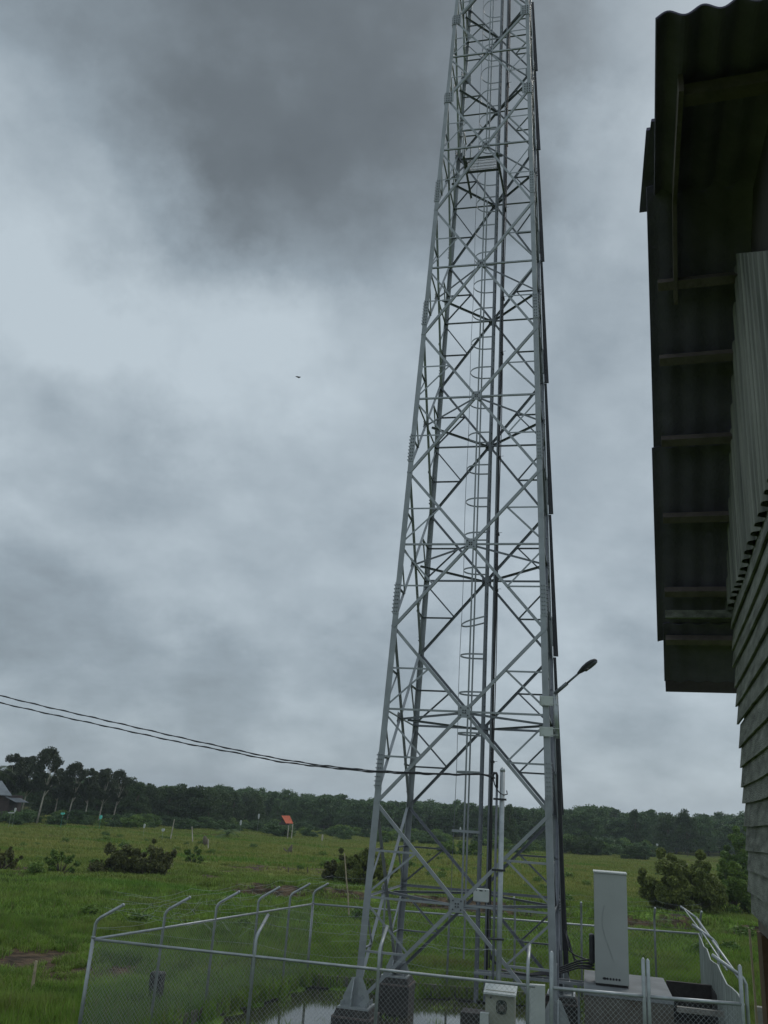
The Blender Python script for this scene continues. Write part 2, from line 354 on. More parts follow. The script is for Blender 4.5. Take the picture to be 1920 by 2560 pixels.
# ------------------------------------------------------------------ the tower
PZ = [-3.85, .20, 4.30, 8.40, 12.58, 16.85, 21.18, 24.5, 27.6]
def hw(z): return (4-.0638*z)/2
def LP(sx, sy, z): return S(sx*hw(z), sy*hw(z), z)
tower = thing('lattice_tower', 'tall galvanised steel lattice telecom tower on four legs standing in the fenced compound', 'tower', S(0, 0, -3.9))
G_ = M['galv']
for sx in (-1, 1):
    for sy in (-1, 1):
        m = MB()
        for a, b_, w in ((-3.87, .55, .150), (.55, 4.65, .143), (4.65, 8.8, .137), (8.8, 13, .132), (13, 21.2, .125), (21.2, 28.5, .118)):
            m.angle(LP(sx, sy, a), LP(sx, sy, b_), w, .016, EX*-sx, EY*-sy)
        lg = m.build('leg', G_, tower)
        for pz in PZ[1:6]:                                        # bolted splices a little above every panel point
            s_ = MB(); sb = MB(); z0, z1 = pz+.32, pz+1.12
            o = EX*sx*.012+EY*sy*.012
            s_.angle(LP(sx, sy, z0)+o, LP(sx, sy, z1)+o, .145, .011, EX*-sx, EY*-sy)
            for i in range(8):
                z = z0+.06+i*(z1-z0-.12)/7
                for k in (.045, .10):
                    p = LP(sx, sy, z)+o
                    q = p-EX*sx*k; sb.tube([q+EY*sy*.004, q+EY*sy*.034], .011, 6)
                    q = p-EY*sy*k; sb.tube([q+EX*sx*.004, q+EX*sx*.034], .011, 6)
            two_tone(s_, sb, 'splice_plate', G_, M['lamp'] if sx*sy > 0 or sy > 0 else M['galv_dark'], lg)
        # foot: base plate, gussets and anchor bolts
        f_ = MB(); c0 = LP(sx, sy, -3.86)-EX*sx*.06-EY*sy*.06
        f_.box(c0+Vector((0, 0, -.02)), EX*.33, EY*.33, Vector((0, 0, .018)))
        for dx in (-1, 1):
            for n_v, d_v in ((EX, EY), (EY, EX)):
                lt = c0-n_v*0; up = Vector((0, 0, 1)); s0 = lt+d_v*(-sy if d_v is EY else -sx)*(-.06)
                a0 = s0+n_v*dx*.03+up*.002; tt = d_v*.008
                Q = [a0, a0+n_v*dx*.26, a0+n_v*dx*.26+up*.14, a0+n_v*dx*.08+up*.52, a0+up*.52]
                f_.add([q-tt for q in Q]+[q+tt for q in Q], [(0, 1, 2, 3, 4), (9, 8, 7, 6, 5)]+[(i, (i+1) % 5, 5+(i+1) % 5, 5+i) for i in range(5)])
            for dy in (-1, 1):
                for e_ in (.26, .14):
                    q = c0+EX*dx*.27+EY*dy*e_; f_.tube([q, q+Vector((0, 0, .09))], .02, 6)
        f_.build('base_plate', M['pipe'], tower)
faces = [((-1, -1), (1, -1), -EY), ((-1, 1), (1, 1), EY), ((-1, -1), (-1, 1), -EX), ((1, -1), (1, 1), EX)]
def zgus(i): w0, w1 = hw(PZ[i]), hw(PZ[i+1]); return PZ[i]+(PZ[i+1]-PZ[i])*w0/(w0+w1)
rest_h, rest_b = MB(), MB(); cnt = 0
for i in range(8):
    zg = zgus(i); z0, z1 = PZ[i], PZ[i+1]
    dw = .074-.002*i; sw = .044-.0015*i
    mids = []
    for fi, (s0, s1, nv) in enumerate(faces):
        gm = G_ if fi in (0, 2) else M['galv_dark']  # rear and right faces take the darker steel, shade put into its colour
        def E(k, z, ins=.05):                                       # point on leg k of this face
            s = s0 if k == 0 else s1; o = s1 if k == 0 else s0
            p = LP(*s, z); along = (LP(*o, z)-p).normalized(); return p+along*ins
        gp = (LP(*s0, zg)+LP(*s1, zg))/2; mids.append(gp)
        al = (LP(*s1, zg)-LP(*s0, zg)).normalized()
        for k in (0, 1):                                            # one diagonal outside, the other inside the gusset
            a_, b_ = E(k, z0), E(1-k, z1)
            off = nv*(.014 if k == 0 else -.032)
            for (u0, u1) in ((0, .5), (.5, 1)):
                fr = (zg-z0)/(z1-z0); t0 = 0 if u0 == 0 else fr; t1 = fr if u1 == .5 else 1
                pa = a_+(b_-a_)*t0; pb = a_+(b_-a_)*t1
                m = MB(); ax = (pb-pa).normalized(); inpl = nv.cross(ax)
                m.angle(pa+off-inpl*dw/2, pb+off-inpl*dw/2, dw, .009, inpl, -nv)
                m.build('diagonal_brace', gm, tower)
        gpl = MB(); up = (gp-(LP(*s0, zg+1)+LP(*s1, zg+1))/2).normalized()
        gw = .145-.006*i
        nb = MB(); gpl.box(gp+nv*.028, al*gw, up*gw, nv*.006)
        for bx in (-.6, -.2, .2, .6):
            for by in (-.6, -.2, .2, .6):
                if abs(abs(bx)-abs(by)) < .1: q = gp+nv*.034+al*bx*gw+up*by*gw; nb.tube([q, q+nv*.018], .016, 6)
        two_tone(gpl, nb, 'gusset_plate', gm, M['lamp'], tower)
        m = MB(); m.angle(E(0, zg-.02, .02)-nv*.012, E(1, zg-.02, .02)-nv*.012, .045 if fi in (0, 2) else .06, .006, Vector((0, 0, 1)), -nv)
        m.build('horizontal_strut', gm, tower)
        for k in (0, 1):
            for zz, q, zl in ((z1, .5, zg+.10), (z0, .5, zg-.14)):
                zm = zg+(zz-zg)*q
                e = E(k, zz); d = gp+(e-gp)*q                     # point on the main diagonal
                wk = 'h'
                m = MB(); h = LP(*(s0 if k == 0 else s1), zm)+al*(.03 if k == 0 else -.03)
                o_ = -nv*.012
                m.angle(h+o_, d+o_, sw, .006, Vector((0, 0, -1)), -nv)
                m2 = MB(); m2.angle(E(k, zl, .06)+o_*1.6, d+o_*1.6, sw, .006, al, -nv)
                if i < 6: m.build('short_strut', gm, tower); m2.build('short_brace', gm, tower)
                else:
                    rest_h.add(m.v, m.f); rest_b.add(m2.v, m2.f)
    for (p, q) in ((0, 2), (2, 1), (1, 3), (3, 0)):
        a_, b_ = mids[p], mids[q]; d = (b_-a_); m = MB()
        m.angle(a_+d*.09+Vector((0, 0, .0)), b_-d*.06, .055, .007, Vector((0, 0, -1)), d.cross(Vector((0, 0, 1))))
        m.build('plan_brace', M['galv_dark'], tower)
    if i >= 6:                                                     # bolted node plates at the upper panel points
        for s0, s1, nv in faces:
            for s, sg in ((s0, 1), (s1, -1)):
                p = LP(*s, z0); al = (LP(*s1, z0)-LP(*s0, z0)).normalized()*sg; m = MB(); nb = MB()
                m.box(p+al*.13+nv*.022, al*.14, Vector((0, 0, .19)), nv*.006)
                for a_ in (.05, .12, .19):
                    for z_ in (-.14, -.05, .05, .14): q = p+al*a_+nv*.028+Vector((0, 0, z_)); nb.tube([q, q+nv*.025], .015, 6)
                two_tone(m, nb, 'node_plate', G_, M['lamp'], tower)
tag(rest_h.build('short_strut', G_, tower), 'upper short struts of the tower', kind='stuff')
tag(rest_b.build('short_brace', G_, tower), 'upper short braces of the tower', kind='stuff')

# ladder with safety cage (perfectly plumb), stopping at a rest platform
LX, LY = .15, .60
PLAT = 18.88
lad = MB()
for s in (-1, 1): lad.box(S(LX, LY+s*.2, 12), EX*.03, EY*.006, Vector((0, 0, 16)))
z = -3.8
while z < 28: lad.tube([S(LX, LY-.2, z), S(LX, LY+.2, z)], .011, 6); z += .3
ladder = lad.build('caged_ladder', M['galv_dark'], tower)
def hoop(z, tilt=0):
    m = MB(); pts = [(LX, -.35)]+[(LX-.30-.35*math.sin(R_(a)), -.35*math.cos(R_(a))) for a in range(0, 181, 15)]+[(LX, .35)]
    for (x0, y0), (x1, y1) in zip(pts[:-1], pts[1:]):
        d = Vector((x1-x0, y1-y0, 0)).normalized(); nrm = EX*d.y-EY*d.x
        a_ = S(x0, LY+y0, z+(LX-x0)*tilt); b_ = S(x1, LY+y1, z+(LX-x1)*tilt)
        v = Vector((0, 0, .022)); t_ = nrm*.0035
        m.hexa([a_-v-t_, a_-v+t_, a_+v+t_, a_+v-t_], [b_-v-t_, b_-v+t_, b_+v+t_, b_+v-t_])
    m.build('cage_hoop', G_, ladder)
z = -.3
zs = [-2.0, -.3, 1.1] + [2.05, 3.08, 4.06, 5.06, 6.4, 7.4, 8.4, 9.4, 10.4, 11.5, 12.5, 13.5, 14.5, 15.5, 16.5, 17.5, 18.55, 19.6] + [20.9, 21.9, 22.9, 23.9, 24.9, 25.9, 26.9]
for z in zs[2:]: hoop(z, -.28 if abs(z-5.06) < .01 else 0)
for z in zs[:2]:
    m = MB(); m.box(S(LX-.32, LY-.35, z), EX*.34, EY*.005, Vector((0, 0, .03))); m.build('cage_hoop', G_, ladder)
for (x, y, z0, z1) in ((LX-.36, -.345, -2.1, 19.65), (LX-.36, .345, -3.2, 19.0), (LX-.36, -.345, 20.4, 28), (LX-.36, .345, 21.1, 28)):
    m = MB(); m.box(S(x, LY+y, (z0+z1)/2), EX*.022, EY*.004, Vector((0, 0, (z1-z0)/2))); m.build('cage_bar', G_, ladder)
m = MB(); pts = [S(LX-.66+.012*math.sin(z*1.3), LY+.0, z) for z in np.arange(-2.3, 28, .5)]
m.tube(pts, .0075, 5); m.build('earthing_cable', M['galv_dark'], tower)
# cable tray with feeders
tr = MB(); TX = .34
for s in (-.13, .13): tr.box(S(TX, LY+.15+s, 12), EX*.02, EY*.02, Vector((0, 0, 16)))
z = -3.6
while z < 28: tr.box(S(TX, LY+.15, z), EX*.012, EY*.11, Vector((0, 0, .015))); z += .75
tr.build('cable_tray', M['galv_dark'], tower)
for k, (dx, dy, r) in enumerate(((.045, -.10, .021), (.048, .03, .024), (.085, -.03, .012))):
    m = MB(); m.tube([S(TX+dx+.012*math.sin(z*.9+k*2), LY+.15+dy, z) for z in np.arange(-3.3 if k else -4.3, 28.3, .6)], r, 6)
    m.build('feeder_cable', M['black'], tower)
for z in (-.5, 1.4, 2.6, 5.9, 7.5, 9.8, 13.2, 15.1, 18.4, 21, 23.5):
    m = MB(); m.box(S(TX+.06, LY+.12, z), EX*.045, EY*.10, Vector((0, 0, .025))); m.tube([S(TX+.06, LY+.02, z), S(TX+.19, LY+.02, z+.01)], .006, 5); m.build('cable_clamp', M['black'], tower)
# rest platform by the ladder
pf = MB(); x0, x1, y0, y1 = -.78, .28, -1.15, -.58
for (a_, b_) in (((x0, y0), (x1+.2, y0)), ((x0, y1), (x1+.1, y1)), ((x0+.12, y0), (x0+.12, y1)), ((x1, y0), (x1, y1))):
    pa, pb = S(*a_, PLAT), S(*b_, PLAT); pf.angle(pa, pb, .055, .007, Vector((0, 0, -1)), (pb-pa).cross(Vector((0, 0, 1))))
plat = pf.build('rest_platform', M['galv_dark'], tower)
gm_ = MB(); k = x0+.13
while k < x1-.01:
    gm_.box(S(k, (y0+y1)/2, PLAT-.015), EX*.0035, EY*(y1-y0)/2*.98, Vector((0, 0, .012))); k += .035
for q in np.arange(y0+.1, y1, .12): gm_.box(S((x0+.12+x1)/2, q, PLAT-.014), EX*(x1-x0-.12)/2*.98, EY*.003, Vector((0, 0, .008)))
gm_.build('grating', G_, plat)
hr = MB()
for (x, y) in ((x0+.05, y0), (x0+.2, y1), (x0+.02, y1), (x1, y0)): hr.box(S(x, y, PLAT+.55), EX*.02, EY*.02, Vector((0, 0, .55)))
hr.box(S((x0+x1)/2, y0, PLAT+1.1), EX*.52, EY*.02, Vector((0, 0, .02))); hr.box(S(x0+.05, (y0+y1)/2, PLAT+1.1), EX*.02, EY*.28, Vector((0, 0, .02)))
hr.build('handrail', G_, plat)
for xa, xb in ((-.70, -.70), (.30, .36)):
    m = MB(); m.angle(S(xa, -1.36, PLAT-.05), S(xb, .55, PLAT-.05), .06, .007, Vector((0, 0, -1)), EX); m.build('platform_bearer', M['galv_dark'], plat)

# pedestals under the legs
for (sx, sy, lb) in ((-1, -1, 'black tarred concrete pedestal under the nearest left tower leg, rising from the water'),
                     (-1, 1, 'black tarred concrete pedestal under the far left tower leg'),
                     (1, -1, 'black tarred concrete pedestal under the near right tower leg'),
                     (1, 1, 'black tarred concrete pedestal under the far right tower leg')):
    c0 = LP(sx, sy, -3.86)-EX*sx*.06-EY*sy*.06
    th = thing('concrete_pedestal', lb, 'pedestal', c0+Vector((0, 0, -1.1)))
    m = MB(); m.box(c0+Vector((0, 0, -.62)), EX*.42, EY*.42, Vector((0, 0, .42))); m.build('tarred_block', M['tar'], th)
    m = MB(); a = [c0+EX*x*.40+EY*y*.40+Vector((0, 0, -.199)) for x, y in ((-1, -1), (1, -1), (1, 1), (-1, 1))]
    b_ = [c0+EX*x*.35+EY*y*.35+Vector((0, 0, -.041)) for x, y in ((-1, -1), (1, -1), (1, 1), (-1, 1))]; m.hexa(a, b_); m.build('grout_bed', M['tar'], th); m = MB(); m.box(c0+Vector((0, 0, -.185)), EX*.425, EY*.425, Vector((0, 0, .018))); m.build('edge_course', M['beam'], th)

# ------------------------------------------------------------------ floodlight on the near right leg
def onfaceB(x, y, off=-.06):                                       # point just outside the front face of the right leg
    d = ray(x, y); k = (-(hw(1.5))+off+TC.dot(EY))/d.dot(EY); return d*k
lt = thing('floodlight', 'dark street lamp head on a grey outreach arm clamped to the near right tower leg', 'lamp', onfaceB(1388, 1850))
pb, pt = onfaceB(1393, 1846, -.02), onfaceB(1387, 1728, -.02)
m = MB(); m.tube([pb, pt], .052, 12); m.build('bracket_pipe', M['pipe'], lt, True)
a0 = onfaceB(1386, 1735, -.02); hd = onfaceB(1447, 1683, -.55)
mid = a0+(hd-a0)*.52
m = MB(); m.tube([a0, mid], .043, 12); m.tube([mid, hd+(hd-a0)*.05], .024, 10); m.build('arm', M['galv_dark'], lt, True)
dv = (onfaceB(1480, 1658, -.72)-hd); u = dv.normalized(); sd_ = u.cross(Vector((0, 0, 1))).normalized(); vu = sd_.cross(u)
sec = [(-.02, .035, .03), (.06, .07, .05), (.16, .105, .07), (.30, .125, .08), (.42, .115, .07), (.50, .07, .045), (.52, .02, .015)]
def shell(sec, zs_, mat_, nm, off=0):
    m = MB(); n = 14; o = 0
    for x, w_, h_ in sec:
        for k in range(n):
            a = 2*math.pi*k/n; m.v.append(tuple(hd+u*x+sd_*math.cos(a)*w_+vu*(math.sin(a)*h_*zs_(a)+off)))
    for i in range(len(sec)-1):
        for k in range(n): m.f.append((i*n+k, i*n+(k+1) % n, (i+1)*n+(k+1) % n, (i+1)*n+k))
    m.f.append(tuple(range(n))[::-1]); m.f.append(tuple((len(sec)-1)*n+k for k in range(n)))
    return m.build(nm, mat_, lt, True)
shell(sec, lambda a: 1.0 if math.sin(a) > 0 else .5, M['lamp'], 'lamp_head')
shell([(x, w*.62, h*.5) for x, w, h in sec[2:6]], lambda a: 1, M['lens'], 'lens', -.03)
for y in (1752, 1829):
    p = onfaceB(1366, y, -.04); m = MB(); m.box(p, EX*.15, EY*.006, Vector((0, 0, .105))); 
    m.box(p+EX*-.145, EX*.005, EY*.05, Vector((0, 0, .105)))
    for dz in (.07, -.07):
        q = p+Vector((0, 0, dz))-EY*.006
        m.tube([q-EX*.06, q-EX*.06-EY*.02], .012, 6); m.tube([q+EX*.1, q+EX*.1-EY*.02], .012, 6)
        m.tube([q+EX*.14, q+EX*.27-EY*.05], .008, 6)
    m.build('clamp_plate', M['white'], lt)

# flat conduit run behind the right legs (dark overlapping covers)
cd = thing('cable_conduit', 'dark flat cable covers running down behind the right side of the tower', 'conduit', LP(1, 1, -3.5)+EX*.09)
for i in range(8):
    z0, z1 = PZ[i]+.05, PZ[i+1]+.02
    a_, b_ = LP(1, 1, z0)+EX*.012+EY*.03, LP(1, 1, z1)+EX*(.012)+EY*.03
    m = MB(); m.hexa([a_, a_+EX*.135, a_+EX*.135+EY*.05, a_+EY*.05], [b_, b_+EX*.075, b_+EX*.075+EY*.05, b_+EY*.05]); m.build('cover_plate', M['lamp'], cd)
cb = [MB() for _ in range(3)]
for k, c_ in enumerate(cb):
    c_.tube([LP(1, 1, z)+EX*(.03+.035*k)-EY*(.3+.1*k) for z in np.arange(-2.9, 2.4, .4)], .02, 6)
    c_.build('cable', M['black'], cd)

# ------------------------------------------------------------------ fence
def fence_run(name, label, A, B, posts, seed, arm=None, mesh=True, top=-2.60, rail=True, pitch=.085, wires=4, wr=.0019):
    """posts: fractions with (arm flag, extra height)"""
    rr = random.Random(seed)
    a = S(A[0], A[1], 0); b_ = S(B[0], B[1], 0); d = (b_-a); Ln = d.length; u_ = d/Ln; inn = arm
    th = thing(name, label, 'fence', a+Vector((0, 0, GZ)))
    V = lambda s, z, o=0.: a+u_*s+inn*o+Vector((0, 0, z))
    for s, ar, lean in posts:
        m = MB(); x = s*Ln
        if ar:
            pts = [V(x, GZ-.1), V(x, top-.02), V(x, top+.26), V(x, top+.33, .035), V(x, top+.38, .09), V(x, top+.38+lean*.6, .09+lean)]
            m.tube(pts, .030, 10); q = pts[-1]; dd = (pts[-1]-pts[-2]).normalized(); m.tube([q, q+dd*.015, q+dd*.03], [.034, .034, .018], 10)
        else:
            m.tube([V(x, GZ-.1), V(x, top+lean)], .036, 10); m.tube([V(x, top+lean), V(x, top+lean+.025), V(x, top+lean+.05)], [.041, .039, .015], 10)
        m.build('post', M['pipe'], th, True)
    if rail:
        m = MB(); m.tube([V(0, top), V(Ln, top)], .026, 8); m.build('top_rail', M['pipe'], th, True)
    if mesh:
        m = MB(); H = top-(GZ+.12); z0 = GZ+.12; sl_ = pitch
        n = int((Ln+H)/sl_)+1
        for sgn in (0, 1):
            for i in range(n):
                x0 = i*sl_-H
                sA, zA, sB, zB = x0, 0, x0+H, H
                if sA < 0: zA -= sA; sA = 0
                if sB > Ln: zB -= sB-Ln; sB = Ln
                if sB-sA < .03: continue
                if sgn: zA, zB = H-zA, H-zB
                p, q = V(sA, z0+zA, .032+.004*sgn), V(sB, z0+zB, .032+.004*sgn)
                bow = rr.uniform(-.012, .012); mid_ = (p+q)/2+inn*bow
                m.tube([p, mid_, q], wr, 3, False)
        m.build('chain_link', M['wire'], th)
    if wires:
        m = MB()
        for k in range(wires):
            h0 = top+.20 if k == 0 else top+.38+.14*k; o0 = .0 if k == 0 else .09+.2*k*.72
            for j in range(len(posts)-1):
                xa, xb = posts[j][0]*Ln, posts[j+1][0]*Ln
                sag = rr.uniform(.01, .10); N = 8
                m.tube([V(xa+(xb-xa)*i/N, h0-sag*math.sin(math.pi*i/N)+rr.uniform(-.012, .012), o0+rr.uniform(-.015, .015)) for i in range(N+1)], .0021, 3, False)
        for k in range(10):                                       # loose strands between the rows
            s0_ = rr.uniform(0, Ln*.9); N = 6; l_ = rr.uniform(.8, 1.8)
            m.tube([V(min(Ln, s0_+l_*i/N), top+.25+.3*rr.random(), .1+.3*rr.random()) for i in range(N+1)], .0025, 3, False)
        m.build('barbed_wire', M['wire'], th)
    return th
fence_run('chain_link_fence', 'chain link fence along the near side of the tower compound, left of the gate', FLc, (1.85, -5.52),
          [(0, 0, 0.02), (.39, 1, .42), (.67, 1, .42), (.985, 1, .30)], 1, arm=EY)
fl = fence_run('chain_link_fence', 'chain link fence on the left side with bent post tops leaning inward', FLc, BLc,
          [(0, 1, .42), (.235, 1, .42), (.45, 1, .42), (.66, 1, .42), (.845, 1, .42), (1, 1, .30)], 2, arm=EX, pitch=.085)
fence_run('chain_link_fence', 'chain link fence on the far side behind the tower', BLc, BRc,
          [(0, 0, .02), (.19, 1, .36), (.36, 1, .36), (.53, 1, .36), (.70, 1, .36), (.885, 1, .36), (1, 1, .36)], 3, arm=-EY, pitch=.11, wr=.0018)
# double gate
ga, gb = (2.12, -5.5), (3.63, -5.32); gc = (5.20, -5.05)
gate = thing('double_gate', 'double chain link gate with two leaves of galvanised pipe in the near fence', 'gate', S(*ga, GZ))
def leaf(A, B, tA, tB):
    a = S(*A, 0); b_ = S(*B, 0); Ln = (b_-a).length; u_ = (b_-a)/Ln; V = lambda s, z: a+u_*s+Vector((0, 0, z))
    m = MB(); m.tube([V(0, GZ+.05), V(0, tA), V(0, tA+.03)], [.034, .034, .012], 10); m.tube([V(Ln, GZ+.05), V(Ln, tB), V(Ln, tB+.03)], [.034, .034, .012], 10)
    m.tube([V(0, -2.6), V(Ln, -2.6)], .03, 10); m.tube([V(0, GZ+.15), V(Ln, GZ+.15)], .025, 8); m.tube([V(0, -3.6), V(Ln, -3.6)], .02, 8)
    lf = m.build('gate_leaf', M['pipe'], gate, True)
    m = MB(); H = 1.8; sl_ = .085
    for sgn in (0, 1):
        for i in range(int((Ln+H)/sl_)+1):
            x0 = i*sl_-H; sA, zA, sB, zB = x0, 0, x0+H, H
            if sA < 0: zA -= sA; sA = 0
            if sB > Ln: zB -= sB-Ln; sB = Ln
            if sB-sA < .02: continue
            if sgn: zA, zB = H-zA, H-zB
            m.tube([V(sA, GZ+.17+zA)+EY*.03, V(sB, GZ+.17+zB)+EY*(.034)], .0022, 3, False)
    m.build('chain_link', M['wire'], lf)
def topz(x, y, P): d = ray(x, y); k = (P.dot(EY))/d.dot(EY); return (d*k).z
leaf(ga, gb, topz(1378, 2382, S(*ga, 0)), topz(1608, 2399, S(*gb, 0)))
leaf((gb[0]+.075, gb[1]+.01), gc, topz(1619, 2402, S(*gb, 0)), topz(1858, 2417, S(*gc, 0)))
# right side: zinc sheets behind pipe rail
rf = thing('sheet_metal_fence', 'fence of upright grey zinc sheets with a crooked white top edge on the right side', 'fence', S(*FRc, GZ))
a = S(*BRc, 0); b_ = S(*FRc, 0); Ln = (b_-a).length; u_ = (b_-a)/Ln
rr = random.Random(5)
edge = [-2.60, -2.64, -2.72, -2.66, -2.78, -2.72, -2.64, -2.70, -2.74, -2.66, -2.60, -2.62]
m = MB(); tops = []; N = int(Ln/.02); rows = []
for i in range(N+1):
    s = i*Ln/N; k = s/Ln*(len(edge)-1); j = min(int(k), len(edge)-2); zt = edge[j]+(edge[j+1]-edge[j])*(k-j); sheet = int(s/.76)
    off = .011*math.sin(s/.076*2*math.pi)+.012*(sheet % 2)
    p = a+u_*s-EX*(.05+off); rows.append((p, zt))
n0 = len(rows); m.v += [(p.x, p.y, GZ-.1) for p, z in rows]+[(p.x, p.y, z) for p, z in rows]; m.f += [(i, i+1, n0+i+1, n0+i) for i in range(n0-1)]
sh = m.build('zinc_sheeting', M['zinc'], rf)
mod = sh.modifiers.new('thickness', 'SOLIDIFY'); mod.thickness = .002
m = MB()
for j in range(len(edge)-1):
    s0, s1 = j*Ln/(len(edge)-1), (j+1)*Ln/(len(edge)-1)
    p, q = a+u_*s0+Vector((0, 0, edge[j]+.01))-EX*.06, a+u_*s1+Vector((0, 0, edge[j+1]+.01))-EX*.06
    m.tube([p, q], .013, 6)
m.build('top_trim', M['white'], rf)
for s in (.02, .50, .99):
    m = MB(); x = s*Ln; V = lambda z, o=0.: a+u_*x-EX*o+Vector((0, 0, z))
    m.tube([V(GZ), V(-2.55), V(-2.32), V(-2.24, .04), V(-2.18, .10), V(-1.92, .52)], .03, 10); m.build('post', M['pipe'], rf, True)
m = MB(); m.tube([a-EX*.10+Vector((0, 0, -2.19)), b_-EX*.10+Vector((0, 0, -2.24))], .026, 8); m.tube([a-EX*.42+Vector((0, 0, -1.98)), a+(b_-a)*.55-EX*.30+Vector((0, 0, -2.08)), b_-EX*.30+Vector((0, 0, -2.12))], .015, 8)
m.build('top_rail', M['pipe'], rf, True)
# concrete ground beams
def beam_(A, B, lb):
    a, b_ = S(*A, 0), S(*B, 0); d = (b_-a).normalized(); n = Vector((-d.y, d.x, 0)); m = MB()
    m.box((a+b_)/2+Vector((0, 0, GZ+.05)), d*((b_-a).length/2), n*.07, Vector((0, 0, .16)))
    tag(m.build('ground_beam', M['conc_stain']), lb, 'kerb')
beam_(BLc, (FLc[0], FLc[1]), 'low concrete ground beam under the left side fence')
beam_((BLc[0]+.08, BLc[1]+.02), (BRc[0]-.08, BRc[1]), 'low concrete ground beam under the far side fence')

# ------------------------------------------------------------------ equipment in the compound
px0, px1, py0, py1, pz = 2.62, 4.42, -1.35, 1.45, -3.22
pad = thing('equipment_pad', 'raised concrete equipment pad with a grey screeded top, right of the tower', 'platform', S(3.5, 0, GZ))
m = MB(); m.box(S((px0+px1)/2, (py0+py1)/2, (GZ-.2+pz-.09)/2), EX*(px1-px0)/2*.985, EY*(py1-py0)/2*.985, Vector((0, 0, (pz-.09-GZ+.2)/2))); m.build('pad_block', M['conc_stain'], pad)
m = MB(); m.box(S((px0+px1)/2, (py0+py1)/2, pz-.045), EX*(px1-px0)/2, EY*(py1-py0)/2, Vector((0, 0, .045))); m.build('pad_top', M['slab'], pad)
# unfinished bay: dark open pit with a ledge
pit = thing('open_pit', 'dark open masonry bay beside the concrete pad', 'pit', S(5, 0, GZ))
m = MB(); m.box(S(4.98, 1.42, (GZ+pz)/2-.1), EX*.5, EY*.06, Vector((0, 0, (pz-GZ)/2+.06))); m.box(S(5.50, .1, (GZ+pz)/2-.1), EX*.04, EY*1.3, Vector((0, 0, (pz-GZ)/2))); m.build('back_wall', M['tar'], pit)
m = MB(); m.box(S(4.98, -1.2, -3.40), EX*.5, EY*.06, Vector((0, 0, .05))); m.build('ledge', M['concrete'], pit)
m = MB(); m.box(S(4.98, .1, GZ+.25), EX*.48, EY*1.2, Vector((0, 0, .3))); m.build('pit_floor', M['tar'], pit)
# cabinet
CX, CY = 3.215, -.30
cabz = pz+.05; top_ = 2.215
cab = thing('telecom_cabinet', 'tall pale grey outdoor telecom cabinet standing on the concrete pad', 'cabinet', S(CX, CY, pz))
m = MB(); hw_, hd_ = .355, .33
m.box(S(CX, CY, cabz+top_/2), EX*hw_, EY*hd_, Vector((0, 0, top_/2)))
bd = m.build('cabinet_body', M['cabinet'], cab); md = bd.modifiers.new('b', 'BEVEL'); md.width = .012; md.segments = 2
m = MB(); m.box(S(CX, CY-.01, cabz+top_+.017), EX*(hw_+.012), EY*(hd_+.02), Vector((0, 0, .014))); m.build('cabinet_roof', M['white'], cab)
m = MB(); m.box(S(CX, CY+.02, pz+.026), EX*hw_*.96, EY*hd_*.9, Vector((0, 0, .024))); m.build('plinth', M['tar'], cab)
for i in range(6):
    m = MB(); q = S(CX-.155+.062*i, CY-hd_-.001, cabz+.105); wv = .045 if i == 0 else .024
    n = 14; ring = [q+EX*math.cos(2*math.pi*k/n)*wv+Vector((0, 0, math.sin(2*math.pi*k/n)*.024)) for k in range(n)]
    m.add(ring+[p-EY*.006 for p in ring], [tuple(range(n)), tuple(range(2*n-1, n-1, -1))]+[(k, n+k, n+(k+1) % n, (k+1) % n) for k in range(n)])
    m.build('cable_gland', M['black'], cab)
m = MB(); c0 = S(CX-hw_-.06, CY+.05, cabz+.62)
m.box(c0, EX*.06, EY*.16, Vector((0, 0, .30))); o = m.build('fan_unit', M['black'], cab); md = o.modifiers.new('b', 'BEVEL'); md.width = .05; md.segments = 3
m = MB()
m.tube([S(CX-.06+.10*math.sin(k*.42+.6)*-1.3, CY-hd_-.006, cabz+1.55-.135*k) for k in range(9)], .004, 4); m.build('hanging_wire', M['wire'], cab)
# cables from the tower to the cabinet, on a short tray
trb = thing('cable_bridge', 'low horizontal cable tray carrying black cables from the tower to the cabinet', 'cable tray', S(1.5, .3, -3.3))
m = MB()
for o in (-.16, .16): m.box(S(1.5, .2+o, -3.33), EX*1.35, EY*.015, Vector((0, 0, .03)))
for k in np.arange(.2, 2.8, .3): m.box(S(k, .2, -3.335), EX*.015, EY*.15, Vector((0, 0, .012)))
for k in (.5, 2.5): m.box(S(k, .2, -3.95), EX*.025, EY*.025, Vector((0, 0, .6)))
m.build('tray', M['galv'], trb)
for k in range(4):
    m = MB(); o = .05*k-.08
    m.tube([S(TX+.05, LY+.1, -1.6), S(TX+.06, LY, -2.3-.05*k), S(TX+.15, .4+o, -2.95-.04*k), S(.75, .25+o, -3.24), S(1.4, .2+o, -3.27), S(2.0, .2+o, -3.20+.03*k), S(2.5, .1+o, -3.0+.04*k), S(CX-hw_-.02, CY+.1+o, -2.95+.06*k)], .019, 7); m.build('cable', M['black'], trb, True)
for k in range(3):
    m = MB(); p0 = LP(1, 1, -2.4)+EX*.08-EY*(.3+.1*k); p3 = S(CX-hw_-.06, CY+.1, cabz+.25+.05*k)
    m.tube([p0, p0+EX*.1+Vector((0, 0, -.25-.1*k)), p0+EX*.25+Vector((0, 0, -.75+.1*k)), p0.lerp(p3, .6)+Vector((0, 0, -.35+.08*k)), p3], .018, 7); m.build('cable', M['black'], trb, True)
